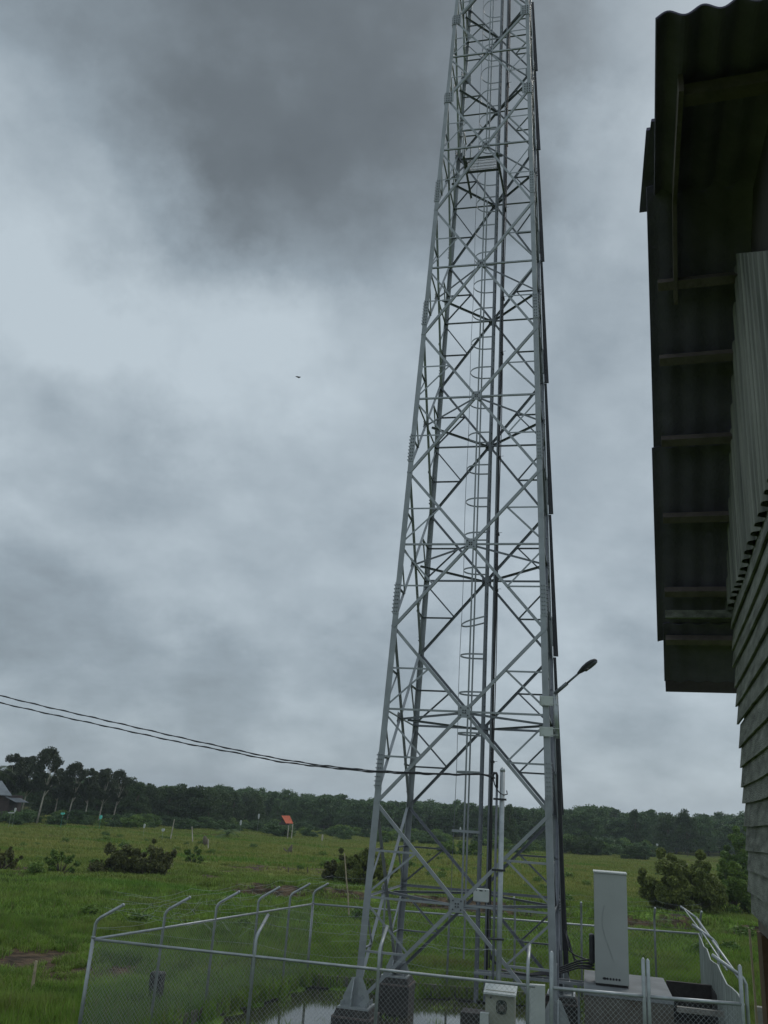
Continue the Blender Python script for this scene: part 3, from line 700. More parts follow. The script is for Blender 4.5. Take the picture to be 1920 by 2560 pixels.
# electricity meter cabinet
KX, KY = onz(1254, 2500, -3.12), None
def cabxy(x, y, Y): p = atY(x, y, Y); return loc2(p)
kx0, ky = cabxy(1214, 2475, 17.6); kx1, _ = cabxy(1287, 2484, 17.5); kc = ((kx0+kx1)/2, ky)
kt = atY(1214, 2473, 17.6).z
km = thing('meter_cabinet', 'beige meter cabinet with a rain hood and oval dark window behind the near fence', 'cabinet', S(kc[0], kc[1]+.2, GZ))
w2 = (kx1-kx0)/2
m = MB(); m.box(S(kc[0], kc[1]+.17, kt-.55), EX*w2, EY*.17, Vector((0, 0, .55))); o = m.build('cabinet_body', M['beige'], km); md = o.modifiers.new('b', 'BEVEL'); md.width = .01; md.segments = 2
m = MB(); fr = [S(kc[0]-w2-.03, ky-.07, kt-.035), S(kc[0]+w2+.03, ky-.07, kt-.035), S(kc[0]+w2+.03, ky+.36, kt+.10), S(kc[0]-w2-.03, ky+.36, kt+.10)]
m.hexa([p-Vector((0, 0, .03)) for p in fr], fr); m.build('rain_hood', M['white'], km)
m = MB(); n = 24; q = S(kc[0]+.03, ky-.003, kt-.26)
ring = [q+EX*(.095*abs(math.cos(t_))**.6*(1 if math.cos(t_) > 0 else -1))+Vector((0, 0, .115*abs(math.sin(t_))**.6*(1 if math.sin(t_) > 0 else -1))) for t_ in [2*math.pi*k/n+.01 for k in range(n)]]
m.add(ring+[p-EY*.008 for p in ring], [tuple(range(n)), tuple(range(2*n-1, n-1, -1))]+[(k, n+k, n+(k+1) % n, (k+1) % n) for k in range(n)]); m.build('window', M['glass'], km)
m = MB(); m.box(q-EY*.011+Vector((0, 0, -.01)), EX*.045, EY*.002, Vector((0, 0, .05)))
for k in (-1, 1): m.box(q-EY*.012+EX*.065*k, EX*.008, EY*.002, Vector((0, 0, .08)))
m.build('meter', M['conc_stain'], km)
m = MB(); q = S(kc[0]-w2+.10, ky-.004, kt-.12); m.tube([q, q-EY*.015], .018, 10); m.build('lock', M['black'], km)
m = MB(); q = S(kc[0]-w2-.0, ky-.09, kt-.47); m.box(q, EX*.075, EY*.06, Vector((0, 0, .11))); m.build('junction_box', M['white'], km)
m = MB(); m.box(S(kc[0], kc[1]+.2, kt-1.30), EX*w2*.8, EY*.14, Vector((0, 0, .22))); m.build('plinth', M['concrete'], km)
# low tarred block left of the meter cabinet
tb = atY(1195, 2525, 18.3); m = MB(); m.box((tb.x-.08, tb.y, (tb.z+GZ-.1)/2-.02), EX*.22, EY*.22, Vector((0, 0, (tb.z-GZ+.1)/2)))
tag(m.build('concrete_block', M['tar']), 'low black tarred block with a grey top left of the meter cabinet', 'block')
# grey slab board right of meter cabinet
q0 = atY(1327, 2462, 16.9); q1 = atY(1363, 2464, 16.9)
m = MB(); m.hexa([q0+Vector((0, 0, -2)), q1+Vector((0, 0, -2)), q1+Vector((.02, .12, -2)), q0+Vector((0, .12, -2))], [q0, q1, q1+Vector((.02, .12, 0)), q0+Vector((0, .12, 0))])
tag(m.build('switch_box', M['white']), 'narrow plain light grey box at the fence between meter cabinet and gate', 'box')
# mast poles by the meter cabinet
pp = S(1.17, -4.05, 0); tzz = (ray(1257, 1921)*(pp.dot(EY)/ray(1257, 1921).dot(EY))).z
pt_ = (ray(1256.5, 1921)*(pp.dot(EY)/ray(1256.5, 1921).dot(EY)))
mp = thing('service_pole', 'thick galvanised service pole with a domed cap in front of the tower', 'pole', (pt_.x, pt_.y, GZ))
m = MB(); m.tube([(pt_.x, pt_.y, GZ), (pt_.x, pt_.y, pt_.z-.05)], .05, 14); m.build('shaft', M['pipe'], mp, True)
m = MB(); m.tube([(pt_.x, pt_.y, pt_.z-.06), (pt_.x, pt_.y, pt_.z-.02), (pt_.x, pt_.y, pt_.z+.02)], [.054, .052, .018], 14); m.build('cap', M['pipe'], mp, True)
p2 = ray(1243, 1933)*(pp.dot(EY)/ray(1243, 1933).dot(EY))
cp_ = thing('conduit_pole', 'thin galvanised conduit pole with a bent black top beside the thick service pole', 'pole', (p2.x, p2.y, GZ))
m = MB(); m.tube([(p2.x, p2.y, GZ+.4), (p2.x, p2.y, p2.z-.2)], .024, 10); m.build('shaft', M['galv_dark'], cp_, True)
m = MB(); m.tube([(p2.x, p2.y, p2.z-.28), (p2.x, p2.y, p2.z-.04), (p2.x-.02, p2.y, p2.z), (p2.x-.06, p2.y, p2.z), (p2.x-.085, p2.y, p2.z-.04), (p2.x-.09, p2.y, p2.z-.12)], .027, 8)
m.tube([(p2.x-.085, p2.y, p2.z-.08), (p2.x-.05, p2.y-.02, p2.z-.22), (p2.x, p2.y-.04, p2.z-.32), (p2.x+.06, p2.y-.06, p2.z-.38), (p2.x+.13, p2.y-.07, p2.z-.41), (p2.x+.2, p2.y-.06, p2.z-.39), (p2.x+.19, p2.y-.04, p2.z-.32)], .012, 6)
m.build('cable_head', M['black'], cp_, True)
for zc in (.4, -.9, -2.1):
    m = MB(); m.box(((pt_.x+p2.x)/2, pt_.y-.055, zc), (.13, 0, 0), (0, .006, 0), (0, 0, .02)); m.build('strap', M['black'], mp)
# little distribution box hung on the tower, level with the lowest cross
bx = atY(1203, 2238, 20.6)
db = thing('distribution_box', 'small whitish box bracketed to the tower front right of the lowest cross', 'box', bx)
m = MB(); m.box(bx, EX*.17, EY*.06, Vector((0, 0, .135))); o = m.build('box_body', M['white'], db); md = o.modifiers.new('b', 'BEVEL'); md.width = .02; md.segments = 2
m = MB()
for dx in (-.1, .1): m.tube([bx+EX*dx+Vector((0, 0, .10))-EY*.06, bx+EX*dx+Vector((0, 0, .10))-EY*.068], .012, 8); m.tube([bx+EX*dx-Vector((0, 0, .145)), bx+EX*dx-Vector((0, 0, .19))], .012, 6)
m.box(bx+Vector((0, 0, .095))-EY*.062, EX*.035, EY*.003, Vector((0, 0, .012))); m.build('fittings', M['black'], db)
m = MB(); m.box(bx+EY*.2-Vector((0, 0, .02)), EX*.03, EY*.14, Vector((0, 0, .02))); m.build('bracket', M['galv'], db)
# overhead service cable
oc = thing('overhead_cable', 'black twisted pair of overhead service cables sagging from the left to the pole top', 'cable', atY(-80, 1728, 16))
def cablept(t_, k):
    x = -300+t_*(1238+300)
    X = [-300, 0, 115, 230, 460, 600, 690, 800, 930, 1050, 1150, 1226, 1238]
    Y1 = [1665, 1739, 1767, 1793, 1846, 1877, 1896, 1913, 1927, 1932, 1936, 1935, 1945]; Y2 = [1680, 1757, 1783, 1808, 1858, 1884, 1903, 1917, 1930, 1935, 1937, 1936, 1946]
    y = float(np.interp(x, X, Y1 if k == 0 else Y2)); return atY(x, y, 21.5-(21.5-p2.y+.05)*t_)
for k in (0, 1):
    m = MB(); m.tube([cablept(i/46, k) for i in range(47)], .011, 6); m.build('conductor', M['black'], oc, True)
    m = MB(); pts = []
    for i in range(240):
        q = cablept(i/239, k); a = i*.55+k; pts.append(q+Vector((0, math.cos(a)*.016, math.sin(a)*.016)))
    m.tube(pts, .007, 5); m.build('messenger_wire', M['black'], oc, True)

# ------------------------------------------------------------------ the wooden house on the right
HA = R_(17.8); A_ = Vector((math.sin(HA), math.cos(HA), 0)); B_ = Vector((math.cos(HA), -math.sin(HA), 0)); Z_ = Vector((0, 0, 1))
def Hp(a, b, z): return A_*a+B_*b+Z_*z
house = thing('wooden_house', 'grey weathered clapboard house with a dark cement sheet roof at the right edge', 'house', Hp(5, 1, GZ))
WB = .63
rr = random.Random(11)
m = MB(); z = -.50; ex_ = .142; k = 0; 
while z < 1.62:
    a1 = 7.03+rr.uniform(-.02, .03)
    if k in (0, 1, 2): a1 += (.03, .10, -.02)[k]
    zt = z+ex_+.03; dz0 = .0; cut = rr.uniform(-.03, .03)
    if k == 0: cut = -.16
    if k == 1: cut = -.05
    drop = .02*rr.uniform(-1, 1)
    N = 10
    for j in range(N):
        aa, ab = 1.2+(a1-1.2)*j/N, 1.2+(a1-1.2)*(j+1)/N
        wv = lambda q: drop*(q-4)/3+.004*math.sin(q*3+k)
        lo = Hp(aa, WB-.028, z+wv(aa)), Hp(ab+(cut if j == N-1 else 0), WB-.028, z+wv(ab)), Hp(ab, WB-.004, zt+wv(ab)), Hp(aa, WB-.004, zt+wv(aa))
        m.hexa([p+B_*.014 for p in lo], lo)
    z += ex_; k += 1
m.build('clapboards', M['wood'], house)
m = MB(); m.box(Hp(4.1, WB+.05, .55), A_*2.88, B_*.03, Z_*1.14); m.build('wall_backing', M['beam'], house)
# corrugated gable cladding
m = MB(); cols = []; a = 1.6
while a <= 7.0:
    ph = a/.105; off = .022*math.tanh(3*math.sin(2*math.pi*a/.17+1.5*math.sin(a*4.3)))
    zt = min(3.50-.734*(a-4.5)-.0, 3.30-.70*(4.74-a)+.0)
    cols.append((a, off, zt)); a += .0131
bz = lambda a: 1.63+.012*math.sin(a*5)
m.v += [tuple(Hp(a, WB-.030+o, bz(a))) for a, o, zt in cols]+[tuple(Hp(a, WB-.030+o, max(zt, 1.66))) for a, o, zt in cols]
n0 = len(cols); m.f += [(i, i+1, n0+i+1, n0+i) for i in range(n0-1)]
cl = m.build('gable_cladding', M['cladding'], house); md = cl.modifiers.new('t', 'SOLIDIFY'); md.thickness = .004
m = MB(); m.add([Hp(1.6, WB+.03, 1.1), Hp(6.9, WB+.03, 1.1), Hp(6.9, WB+.03, 1.70), Hp(4.42, WB+.03, 3.50), Hp(1.6, WB+.03, 2.95)]+[Hp(1.6, WB+.06, 1.1), Hp(6.9, WB+.06, 1.1), Hp(6.9, WB+.06, 1.70), Hp(4.42, WB+.06, 3.50), Hp(1.6, WB+.06, 2.95)], [(0, 1, 2, 3, 4), (9, 8, 7, 6, 5), (0, 1, 6, 5), (1, 2, 7, 6), (2, 3, 8, 7), (3, 4, 9, 8), (4, 0, 5, 9)])
m.build('gable_lining', M['darkwood'], house)
def zr(a): return 3.57-.734*(a-4.42) if a > 4.42 else 3.57-.2*(4.42-a)
def sheet(a0, a1, b0, lift=0., pitch=.146, bmax=3.2):
    m = MB(); bs = list(np.arange(b0, bmax, .0122)); n = len(bs)
    for aa in (a0, a1):
        for b in bs: m.v.append(tuple(Hp(aa, b, zr(aa)+lift+(.019 if a0 < 4 else .007)*math.cos(2*math.pi*(b-b0-.05)/pitch))))
    m.f += [(i, i+1, n+i+1, n+i) for i in range(n-1)]
    o = m.build('roof_sheet', M['asbestos'], house); md = o.modifiers.new('t', 'SOLIDIFY'); md.thickness = .008
    return o
sheet(2.97, 4.45, .120, .040); sheet(4.42, 6.0, .078, .045); sheet(5.85, 7.32, .066, .03); sheet(7.15, 7.66, .112, .012)
# barge board, purlins, eaves board
m = MB(); 
for (a0, a1) in ((3.35, 4.42), (4.42, 4.92)): m.hexa([Hp(a0, .222, zr(a0)-.10), Hp(a0, .245, zr(a0)-.10), Hp(a0, .245, zr(a0)), Hp(a0, .222, zr(a0))], [Hp(a1, .222, zr(a1)-.10), Hp(a1, .245, zr(a1)-.10), Hp(a1, .245, zr(a1)), Hp(a1, .222, zr(a1))])
m.build('barge_board', M['beam'], house)
for a in (3.45, 4.86, 5.27, 5.76, 6.28, 6.84, 7.24):
    m = MB(); sl_ = (A_-Z_*(.734 if a > 4.42 else -.2)).normalized(); nr = sl_.cross(B_).normalized()
    if nr.z < 0: nr = -nr
    c0 = Hp(a, 0, zr(a)-.02)-nr*.03; bb0 = .25 if a < 4 else .13
    m.box(c0+B_*((bb0+3)/2), sl_*(.05 if a < 4 else .028), B_*((3-bb0)/2), nr*.028); m.build('purlin', M['beam'], house)
m = MB(); m.box(Hp(6.97, 1.55, zr(6.97)-.09), A_*.02, B_*1.42, Z_*.03); m.build('purlin', M['wood'], house)
m = MB(); m.box(Hp(7.68, 1.62, zr(7.68)-.005), A_*.012, B_*1.5, Z_*.06); m.build('eaves_board', M['darkwood'], house)
m = MB()
for a0, a1, b0, b1, dz in ((4.0, 4.5, .06, .2, .24), (4.12, 4.62, .035, .2, .27)):
    m.hexa([Hp(a0, b0+.05, zr(a0)+dz-.02), Hp(a1, b0, zr(a1)+dz-.1), Hp(a1, b0+.004, zr(a1)+dz-.05), Hp(a0, b0+.054, zr(a0)+dz)], [Hp(a0, 3, zr(a0)+dz-.02), Hp(a1, 3, zr(a1)+dz-.1), Hp(a1, 3, zr(a1)+dz-.05), Hp(a0, 3, zr(a0)+dz)])
m.build('ridge_cap', M['asbestos'], house)
# lower storey: dark boards and post
m = MB(); m.box(Hp(6.88, WB+.25, (GZ-.5)/2-.2), A_*.14, B_*.24, Z_*((-.5-GZ)/2+.1)); m.build('corner_post', M['brownpost'], house)
m = MB(); m.box(Hp(4.0, WB+.55, (GZ-.6)/2), A_*2.7, B_*.05, Z_*((-.6-GZ)/2)); m.build('lower_wall', M['brownpost'], house)
m = MB(); m.box(Hp(4.1, WB+.12, -.58), A_*2.85, B_*.06, Z_*.07); m.build('floor_beam', M['brownpost'], house)
m = MB(); m.tube([Hp(7.1, WB-.03, -.60), Hp(7.11, WB-.02, -1.2), Hp(7.12, WB-.03, -4.55)], .008, 5); tag(m.build('hanging_rod', M['bamboo']), 'thin pale rod hanging straight down beside the house corner', 'rod')
q0 = atY(1888, 2516, 12.5); m = MB(); m.box((q0.x+.06, q0.y, (q0.z+GZ)/2), EX*.06, EY*.06, Vector((0, 0, (q0.z-GZ)/2)))
tag(m.build('concrete_post', M['concrete']), 'short whitish concrete post at the lower right below the house corner', 'post')

# ------------------------------------------------------------------ vegetation
def leaf_cloud(clumps, per, size, mat_, name, parent=None, flat=.0, seed=1, aspect=.5):
    r = np.random.default_rng(seed); V = []; 
    tot = per*len(clumps); C3 = np.repeat(np.array([c[0] for c in clumps], float), per, 0); Rd = np.repeat(np.array([c[1] for c in clumps], float), per, 0)
    d = r.normal(size=(tot, 3)); d /= np.linalg.norm(d, axis=1)[:, None]
    rad = Rd*(r.random(tot)**.45)[:, None]; P = C3+d*rad
    a = r.normal(size=(tot, 3)); a /= np.linalg.norm(a, axis=1)[:, None]
    b = np.cross(a, r.normal(size=(tot, 3))); b /= np.linalg.norm(b, axis=1)[:, None]
    s = size*(.6+.8*r.random(tot))[:, None]
    a = a*s; b = b*s*aspect
    V = np.stack([P-a, P+b*.9, P+a, P-b*.9], 1).reshape(-1, 3)
    me = bpy.data.meshes.new(name); me.vertices.add(len(V)); me.vertices.foreach_set('co', V.ravel())
    F = np.arange(tot*4); me.loops.add(tot*4); me.loops.foreach_set('vertex_index', F); me.polygons.add(tot)
    me.polygons.foreach_set('loop_start', np.arange(0, tot*4, 4)); me.polygons.foreach_set('loop_total', np.full(tot, 4)); me.update(); me.validate()
    me.materials.append(mat_); return me
def limbs(segs, name, mat_):
    m = MB()
    for pts, rs in segs: m.tube(pts, rs, 7)
    me = bpy.data.meshes.new(name); me.from_pydata(m.v, [], m.f); me.materials.append(mat_)
    for p in me.polygons: p.use_smooth = True
    return me
def clump_set(r, n, base, top, rad, cr0, shape=1.0):
    out = []
    for _ in range(n):
        u = r.random(); z = base+(top-base)*u; w = rad*math.sin(math.pi*min(.97, max(.06, u*.85+.12)))**shape
        a = r.uniform(0, 6.283); q = w*math.sqrt(r.random()); out.append(((math.cos(a)*q, math.sin(a)*q, z), np.array([cr0, cr0, cr0*.7])*r.uniform(.6, 1.25)))
    return out
def proto_tree(seed, H, base, rad, ncl, cr0, per, size, lm, bm, tr, lean=.05):
    r = random.Random(seed); cl = clump_set(r, ncl, base, H-cr0*.6, rad, cr0, .7)
    top = (lean*H, r.uniform(-.3, .3), H*.85); pts = [(0, 0, -.2), (lean*H*.2, .05, H*.3), (lean*H*.55, 0, H*.6), top]
    segs = [(pts, [tr, tr*.8, tr*.5, tr*.15])]
    for c, _ in cl[:8]:
        z = min(H*.7, max(base*.8, c[2]*.6)); q = z/H; segs.append(([(lean*z, 0, z), ((lean*z+c[0])*.55, c[1]*.5, (z+c[2])/2+.1), c], [tr*.4, tr*.25, tr*.08]))
    return limbs(segs, 'trunk', bm), leaf_cloud(cl, per, size, lm, 'crown', seed=seed)
def place(name, label, cat, pr, loc, sc=(1, 1, 1), rz=0., group=None):
    t_ = thing(name, label, cat, loc, group); t_.scale = sc; t_.rotation_euler = (0, 0, rz)
    for nm, me_ in zip(('trunk', 'crown') if len(pr) == 2 else ('crown',), pr):
        o = bpy.data.objects.new(nm, me_); C.objects.link(o); o.parent = t_
    return t_
EU = [proto_tree(20+i, 11, 4.9, 2.3, 46, .85, 190, .18, M['leaf_euca'], M['bark_pale'], .15, .06+.03*i) for i in range(3)]
DK = [proto_tree(40+i, 8, 1.2, 2.6, 34, 1.1, 190, .19, M['leaf_dark'], M['bark'], .16, .02) for i in range(2)]
FO = [proto_tree(60+i, 10, 1.5, 2.9, 34, 1.15, 110, .26, M['leaf_forest'], M['bark'], .15, .02) for i in range(3)]
SH = [(leaf_cloud(clump_set(random.Random(80+i), 16, .35, 2.1, 1.5, .6, .6), 170, .13, M[('leaf_forest', 'leaf_green', 'leaf_forest')[i]], 'crown', seed=80+i),) for i in range(3)]

# the row of pale trunked trees on the left
def top_h(x, ytop, Y): p = atY(x, ytop, Y); return p.z-GZ, p
EUL = [  # px x, top y, Y, proto, label
    (20, 1925, 112, 1, 'pale-trunked tree behind the grey-roofed shack at the left edge'),
    (48, 1888, 104, 0, 'tall pale-trunked tree, second tallest of the row on the left'),
    (85, 1889, 108, 1, 'pale-trunked tree with a broad top just left of the tallest tree'),
    (131, 1874, 100, 2, 'tallest tree of the left row, with a leaning pale trunk and rounded top'),
    (160, 1925, 114, 0, 'lower pale-trunked tree directly right of the tallest tree'),
    (197, 1911, 106, 2, 'round-topped brownish-green tree with a forked pale trunk'),
    (236, 1925, 108, 0, 'slim pale-trunked tree in the middle of the left row'),
    (272, 1921, 110, 1, 'pale-trunked tree with a low fork, behind the bright cyan sheet'),
    (305, 1930, 114, 2, 'last pale-trunked tree at the right end of the left row')]
for x, yt, Y, k, lb in EUL:
    Y += 26; h, p = top_h(x, yt, Y); h += .4
    place('eucalyptus_tree', lb, 'tree', EU[k], (p.x-.3, Y, GZ), (h/11*.92, h/11*.92, h/11), random.uniform(-.4, .4), 'pale-trunked trees in a row on the left')
# darker trees behind and to the right
DKL = [(-30, 1935, 125, 0), (0, 1945, 128, 1), (35, 1950, 128, 0), (110, 1940, 125, 1), (150, 1950, 128, 0), (185, 1945, 126, 1), (220, 1948, 130, 0), (255, 1945, 126, 0), (285, 1945, 130, 1), (330, 1940, 130, 1), (352, 1955, 124, 0), (378, 1958, 136, 0), (405, 1964, 140, 1), (430, 1966, 150, 0), (452, 1957, 142, 1), (480, 1966, 150, 0), (505, 1962, 150, 1), (530, 1968, 158, 0), (560, 1974, 165, 1), (590, 1979, 170, 0), (618, 1980, 178, 0), (640, 1978, 180, 1)]
for i, (x, yt, Y, k) in enumerate(DKL):
    Y += 24 if Y < 150 else 8
    h, p = top_h(x, yt, Y)
    place('dark_tree', 'dense dark green tree crowding the edge of the field on the left', 'tree', DK[k], (p.x, Y, GZ), (h/8*1.05, h/8*1.05, h/8), i*2.1, 'dark trees behind the left row')
for x, yt, Y, sx_, lb in ((1275, 2009, 170, .8, 'lone small-crowned tree rising above the far woods just right of the service pole'), (1588, 2022, 185, .75, 'narrow dark tree standing above the far woods right of the tower'),
                 (1668, 2029, 190, 1.2, 'flat-topped tree above the far woods near the house'), (1714, 2020, 190, .95, 'pointed tree above the far woods nearest the house')):
    h, p = top_h(x, yt, Y); place('tall_tree', lb, 'tree', DK[0] if x < 1600 else DK[1], (p.x, Y, GZ), (h/8*sx_*.75, h/8*sx_*.75, h/8), x*.1)

def scatter(name, mesh_obj_data, pts, rots, scales, tilt=None):
    """one object: the given mesh instanced on a cloud of points"""
    me = bpy.data.meshes.new(name); me.vertices.add(len(pts)); me.vertices.foreach_set('co', np.array(pts, np.float32).ravel())
    a = me.attributes.new('rz', 'FLOAT', 'POINT'); a.data.foreach_set('value', np.array(rots, np.float32))
    a = me.attributes.new('sc', 'FLOAT_VECTOR', 'POINT'); a.data.foreach_set('vector', np.array(scales, np.float32).ravel())
    o = bpy.data.objects.new(name, me); C.objects.link(o)
    src = bpy.data.objects.new(name+'_source', mesh_obj_data)
    ng = bpy.data.node_groups.new(name, 'GeometryNodeTree')
    ng.interface.new_socket('Geometry', in_out='INPUT', socket_type='NodeSocketGeometry'); ng.interface.new_socket('Geometry', in_out='OUTPUT', socket_type='NodeSocketGeometry')
    gi = ng.nodes.new('NodeGroupInput'); go_ = ng.nodes.new('NodeGroupOutput'); ip = ng.nodes.new('GeometryNodeInstanceOnPoints'); oi = ng.nodes.new('GeometryNodeObjectInfo')
    oi.inputs[0].default_value = src; oi.inputs['As Instance'].default_value = True
    ar = ng.nodes.new('GeometryNodeInputNamedAttribute'); ar.data_type = 'FLOAT'; ar.inputs[0].default_value = 'rz'
    asc = ng.nodes.new('GeometryNodeInputNamedAttribute'); asc.data_type = 'FLOAT_VECTOR'; asc.inputs[0].default_value = 'sc'
    cx = ng.nodes.new('ShaderNodeCombineXYZ'); L = ng.links.new
    L(ar.outputs['Attribute'], cx.inputs[2]); L(gi.outputs[0], ip.inputs['Points']); L(oi.outputs['Geometry'], ip.inputs['Instance'])
    L(cx.outputs[0], ip.inputs['Rotation']); L(asc.outputs['Attribute'], ip.inputs['Scale']); L(ip.outputs[0], go_.inputs[0])
    md = o.modifiers.new('scatter', 'NODES'); md.node_group = ng
    return o
# far woods: one continuous mass
SKX = [-300, 250, 350, 600, 700, 800, 900, 1000, 1200, 1400, 1600, 1800, 2300]; SKY_ = [1938, 1950, 1966, 1974, 1984, 1989, 1998, 2004, 2012, 2020, 2031, 2039, 2060]
for k in range(3):
    P_, Rz, Sc = [], [], []
    for i in range(520):
        x = rng.uniform(-250, 2150); Y = rng.uniform(205, 290)
        h, p = top_h(x, float(np.interp(x, SKX, SKY_)), 215)
        h *= (rng.uniform(.76, 1.0) if rng.random() > .1 else rng.uniform(1.0, 1.16))*(1+(Y-215)/520)
        P_.append((p.x*Y/215, Y, GZ)); Rz.append(rng.uniform(0, 6.28)); s = h/10; w_ = rng.uniform(.85, 1.35); Sc.append((s*w_, s*w_, s))
    for me_, nm in ((FO[k][1], 'forest'),):
        o = scatter(nm, me_, P_, Rz, Sc); tag(o, 'continuous dark green woodland closing off the field along the horizon', 'woods', kind='stuff')
    if k == 0:
        o = scatter('forest', FO[k][0], P_, Rz, Sc); tag(o, 'trunks inside the far woodland', 'woods', kind='stuff')

# orchard shrubs along the far edge
ii = 0
rows = [(-40, 400, 2057, 2071, 46), (300, 700, 2056, 2080, 56), (640, 1000, 2068, 2100, 52), (950, 1300, 2082, 2118, 46), (1240, 1660, 2104, 2142, 56)]
for x0, x1, ya, yb, n in rows:
    for i in range(n):
        x = rng.uniform(x0, x1); y = rng.uniform(ya, yb)-(x-x0)*0+ (x-(x0+x1)/2)*.035; p = gr(x, y)
        if p.y > 230 or p.y < 60: continue
        s = rng.uniform(.45, .95)*(1.5 if x > 1220 else 1)
        place('orchard_shrub', 'dark green rounded shrub in the planting along the far edge of the field', 'shrub', SH[ii % 3], (p.x, p.y, GZ), (s*1.25, s*1.25, s), ii*1.3, 'shrubs along the far edge of the field'); ii += 1
# distinct bushes
def bush(name, lb, x, ybase, w, h, lm, seed, n=26, per=420, size=.09, stems=True):
    p = gr(x, ybase); r = random.Random(seed)
    cl = []
    n = int(n*1.5); per = int(per*.7)
    for _ in range(n):
        a = r.uniform(0, 6.28); q = w*.5*math.sqrt(r.random()); zt = h*(1-.55*(q/(w*.5))**2)
        cl.append(((math.cos(a)*q, math.sin(a)*q*.8, zt*r.uniform(.18, .95)), np.array([1, 1, .8])*w*.10*r.uniform(.5, 1.35)))
    for c, rr_ in list(cl[::2]):
        f_ = r.uniform(1.1, 1.3); cl.append(((c[0]*f_, c[1]*f_, c[2]*f_+.02*h), np.array([1, 1, 1])*w*.055*r.uniform(.6, 1.3)))
    th = thing(name, lb, 'bush', (p.x, p.y, gh(p.x, p.y)))
    me_ = leaf_cloud(cl, per, size, lm, 'foliage', seed=seed, aspect=.6); o = bpy.data.objects.new('foliage', me_); C.objects.link(o); o.parent = th
    sg = [([(c[0][0]*.15, c[0][1]*.15, -.1), (c[0][0]*.5, c[0][1]*.5, c[0][2]*.5), (c[0][0]*1.05, c[0][1]*1.05, c[0][2]*1.12)], [.03, .018, .006]) for c in cl[:18]+cl[-10:]]
    o = bpy.data.objects.new('stems', limbs(sg, 'stems', M['bark'])); C.objects.link(o); o.parent = th
    return th
bush('bush', 'low spreading dark brownish bush alone in the left part of the field', 292, 2195, 3.0, 1.75, M['leaf_brown'], 101, 20, 260)
bush('bush', 'taller twin bush joined to the right of the low brownish one in the field', 368, 2199, 2.9, 2.45, M['leaf_brown'], 102, 20, 260)
bush('bush', 'broad dark bush directly behind the near left tower leg', 905, 2222, 3.2, 2.5, M['leaf_olive'], 103, 30, 420)
bush('bush', 'dark bush beside a bare pole, left of the near left tower leg', 855, 2215, 2.4, 1.9, M['leaf_brown'], 104, 20, 300)
bush('bush', 'large yellowish green leafy bush right of the tall pale cabinet', 1708, 2292, 4.4, 3.5, M['leaf_olive'], 105, 46, 620)
bush('bush', 'dense green bush between the yellowish bush and the house corner', 1830, 2290, 3.6, 3.6, M['leaf_green'], 106, 40, 620)
bush('bush', 'tall bright green leafy growth against the house corner', 1880, 2230, 5.5, 6.0, M['leaf_green'], 107, 46, 620, .12)
bush('bush', 'small round dark bush in front of the far woods, right of the tower', 1585, 2152, 4.0, 2.7, M['leaf_dark'], 108, 26, 320, .12)
bush('bush', 'wide low dark bush in front of the far woods, just right of the tower', 1455, 2140, 6.0, 3.6, M['leaf_dark'], 109, 30, 320, .13)
bush('bush', 'pale green low bush behind the tower ladder', 1150, 2142, 5.0, 2.0, M['leaf_green'], 110, 24, 300, .11)
bush('bush', 'small weedy bush between the twin bushes and the tower', 480, 2165, 1.6, 1.3, M['leaf_green'], 111, 10, 130, .09)
bush('bush', 'small dark weed clump at the far left of the field', 150, 2190, 2.0, 1.3, M['leaf_green'], 112, 10, 160, .08)
bush('bush', 'dark scrub at the left picture edge in the field', 0, 2180, 1.7, 1.3, M['leaf_brown'], 113, 10, 180, .08)
# palms
def palm(lb, x, ytop, Y, fr=18, L_=3.0, seed=3, trunk=True):
    h, p = top_h(x, ytop, Y); r = random.Random(seed); th = thing('palm_tree', lb, 'palm', (p.x, Y, GZ)); hc = h-1.2 if trunk else .6
    m = MB()
    for i in range(fr):
        a = 6.283*i/fr+r.uniform(-.1, .1); el = r.uniform(.1, 1.2); pts = []
        for k in range(7):
            u_ = k/6; pts.append(Vector((math.cos(a)*L_*u_*math.cos(el*(1-.3*u_)), math.sin(a)*L_*u_*math.cos(el*(1-.3*u_)), hc+L_*(math.sin(el)*u_-.75*u_*u_))))
        for k in range(6):
            d = pts[k+1]-pts[k]; sdv = Vector((-math.sin(a), math.cos(a), 0))
            for q in range(3):
                o = pts[k]+d*(q/3); wv = .55*math.sin(math.pi*min(1, (k+q/3+.8)/7))
                for sg in (-1, 1):
                    tip = o+sdv*sg*wv+d*.7+Vector((0, 0, -.25*wv)); m.add([o-d*.10, o+d*.10, tip], [(0, 1, 2)])
    m.build('fronds', M['leaf_dark'] if trunk else M['leaf_forest'], th)
    if trunk:
        m = MB(); m.tube([(0, 0, 0), (.1, 0, hc*.5), (0, 0, hc)], [.18, .14, .12], 8); o = m.build('trunk', M['bark'], None); o.parent = th
    for o in th.children: o.matrix_parent_inverse = Matrix.Identity(4)
palm('coconut palm cut off by the left picture edge', -2, 1900, 96, 16, 2.6, 3)
palm('short spiky palm in the shrubs at the far edge of the field', 575, 2030, 120, 20, 2.6, 5, False)

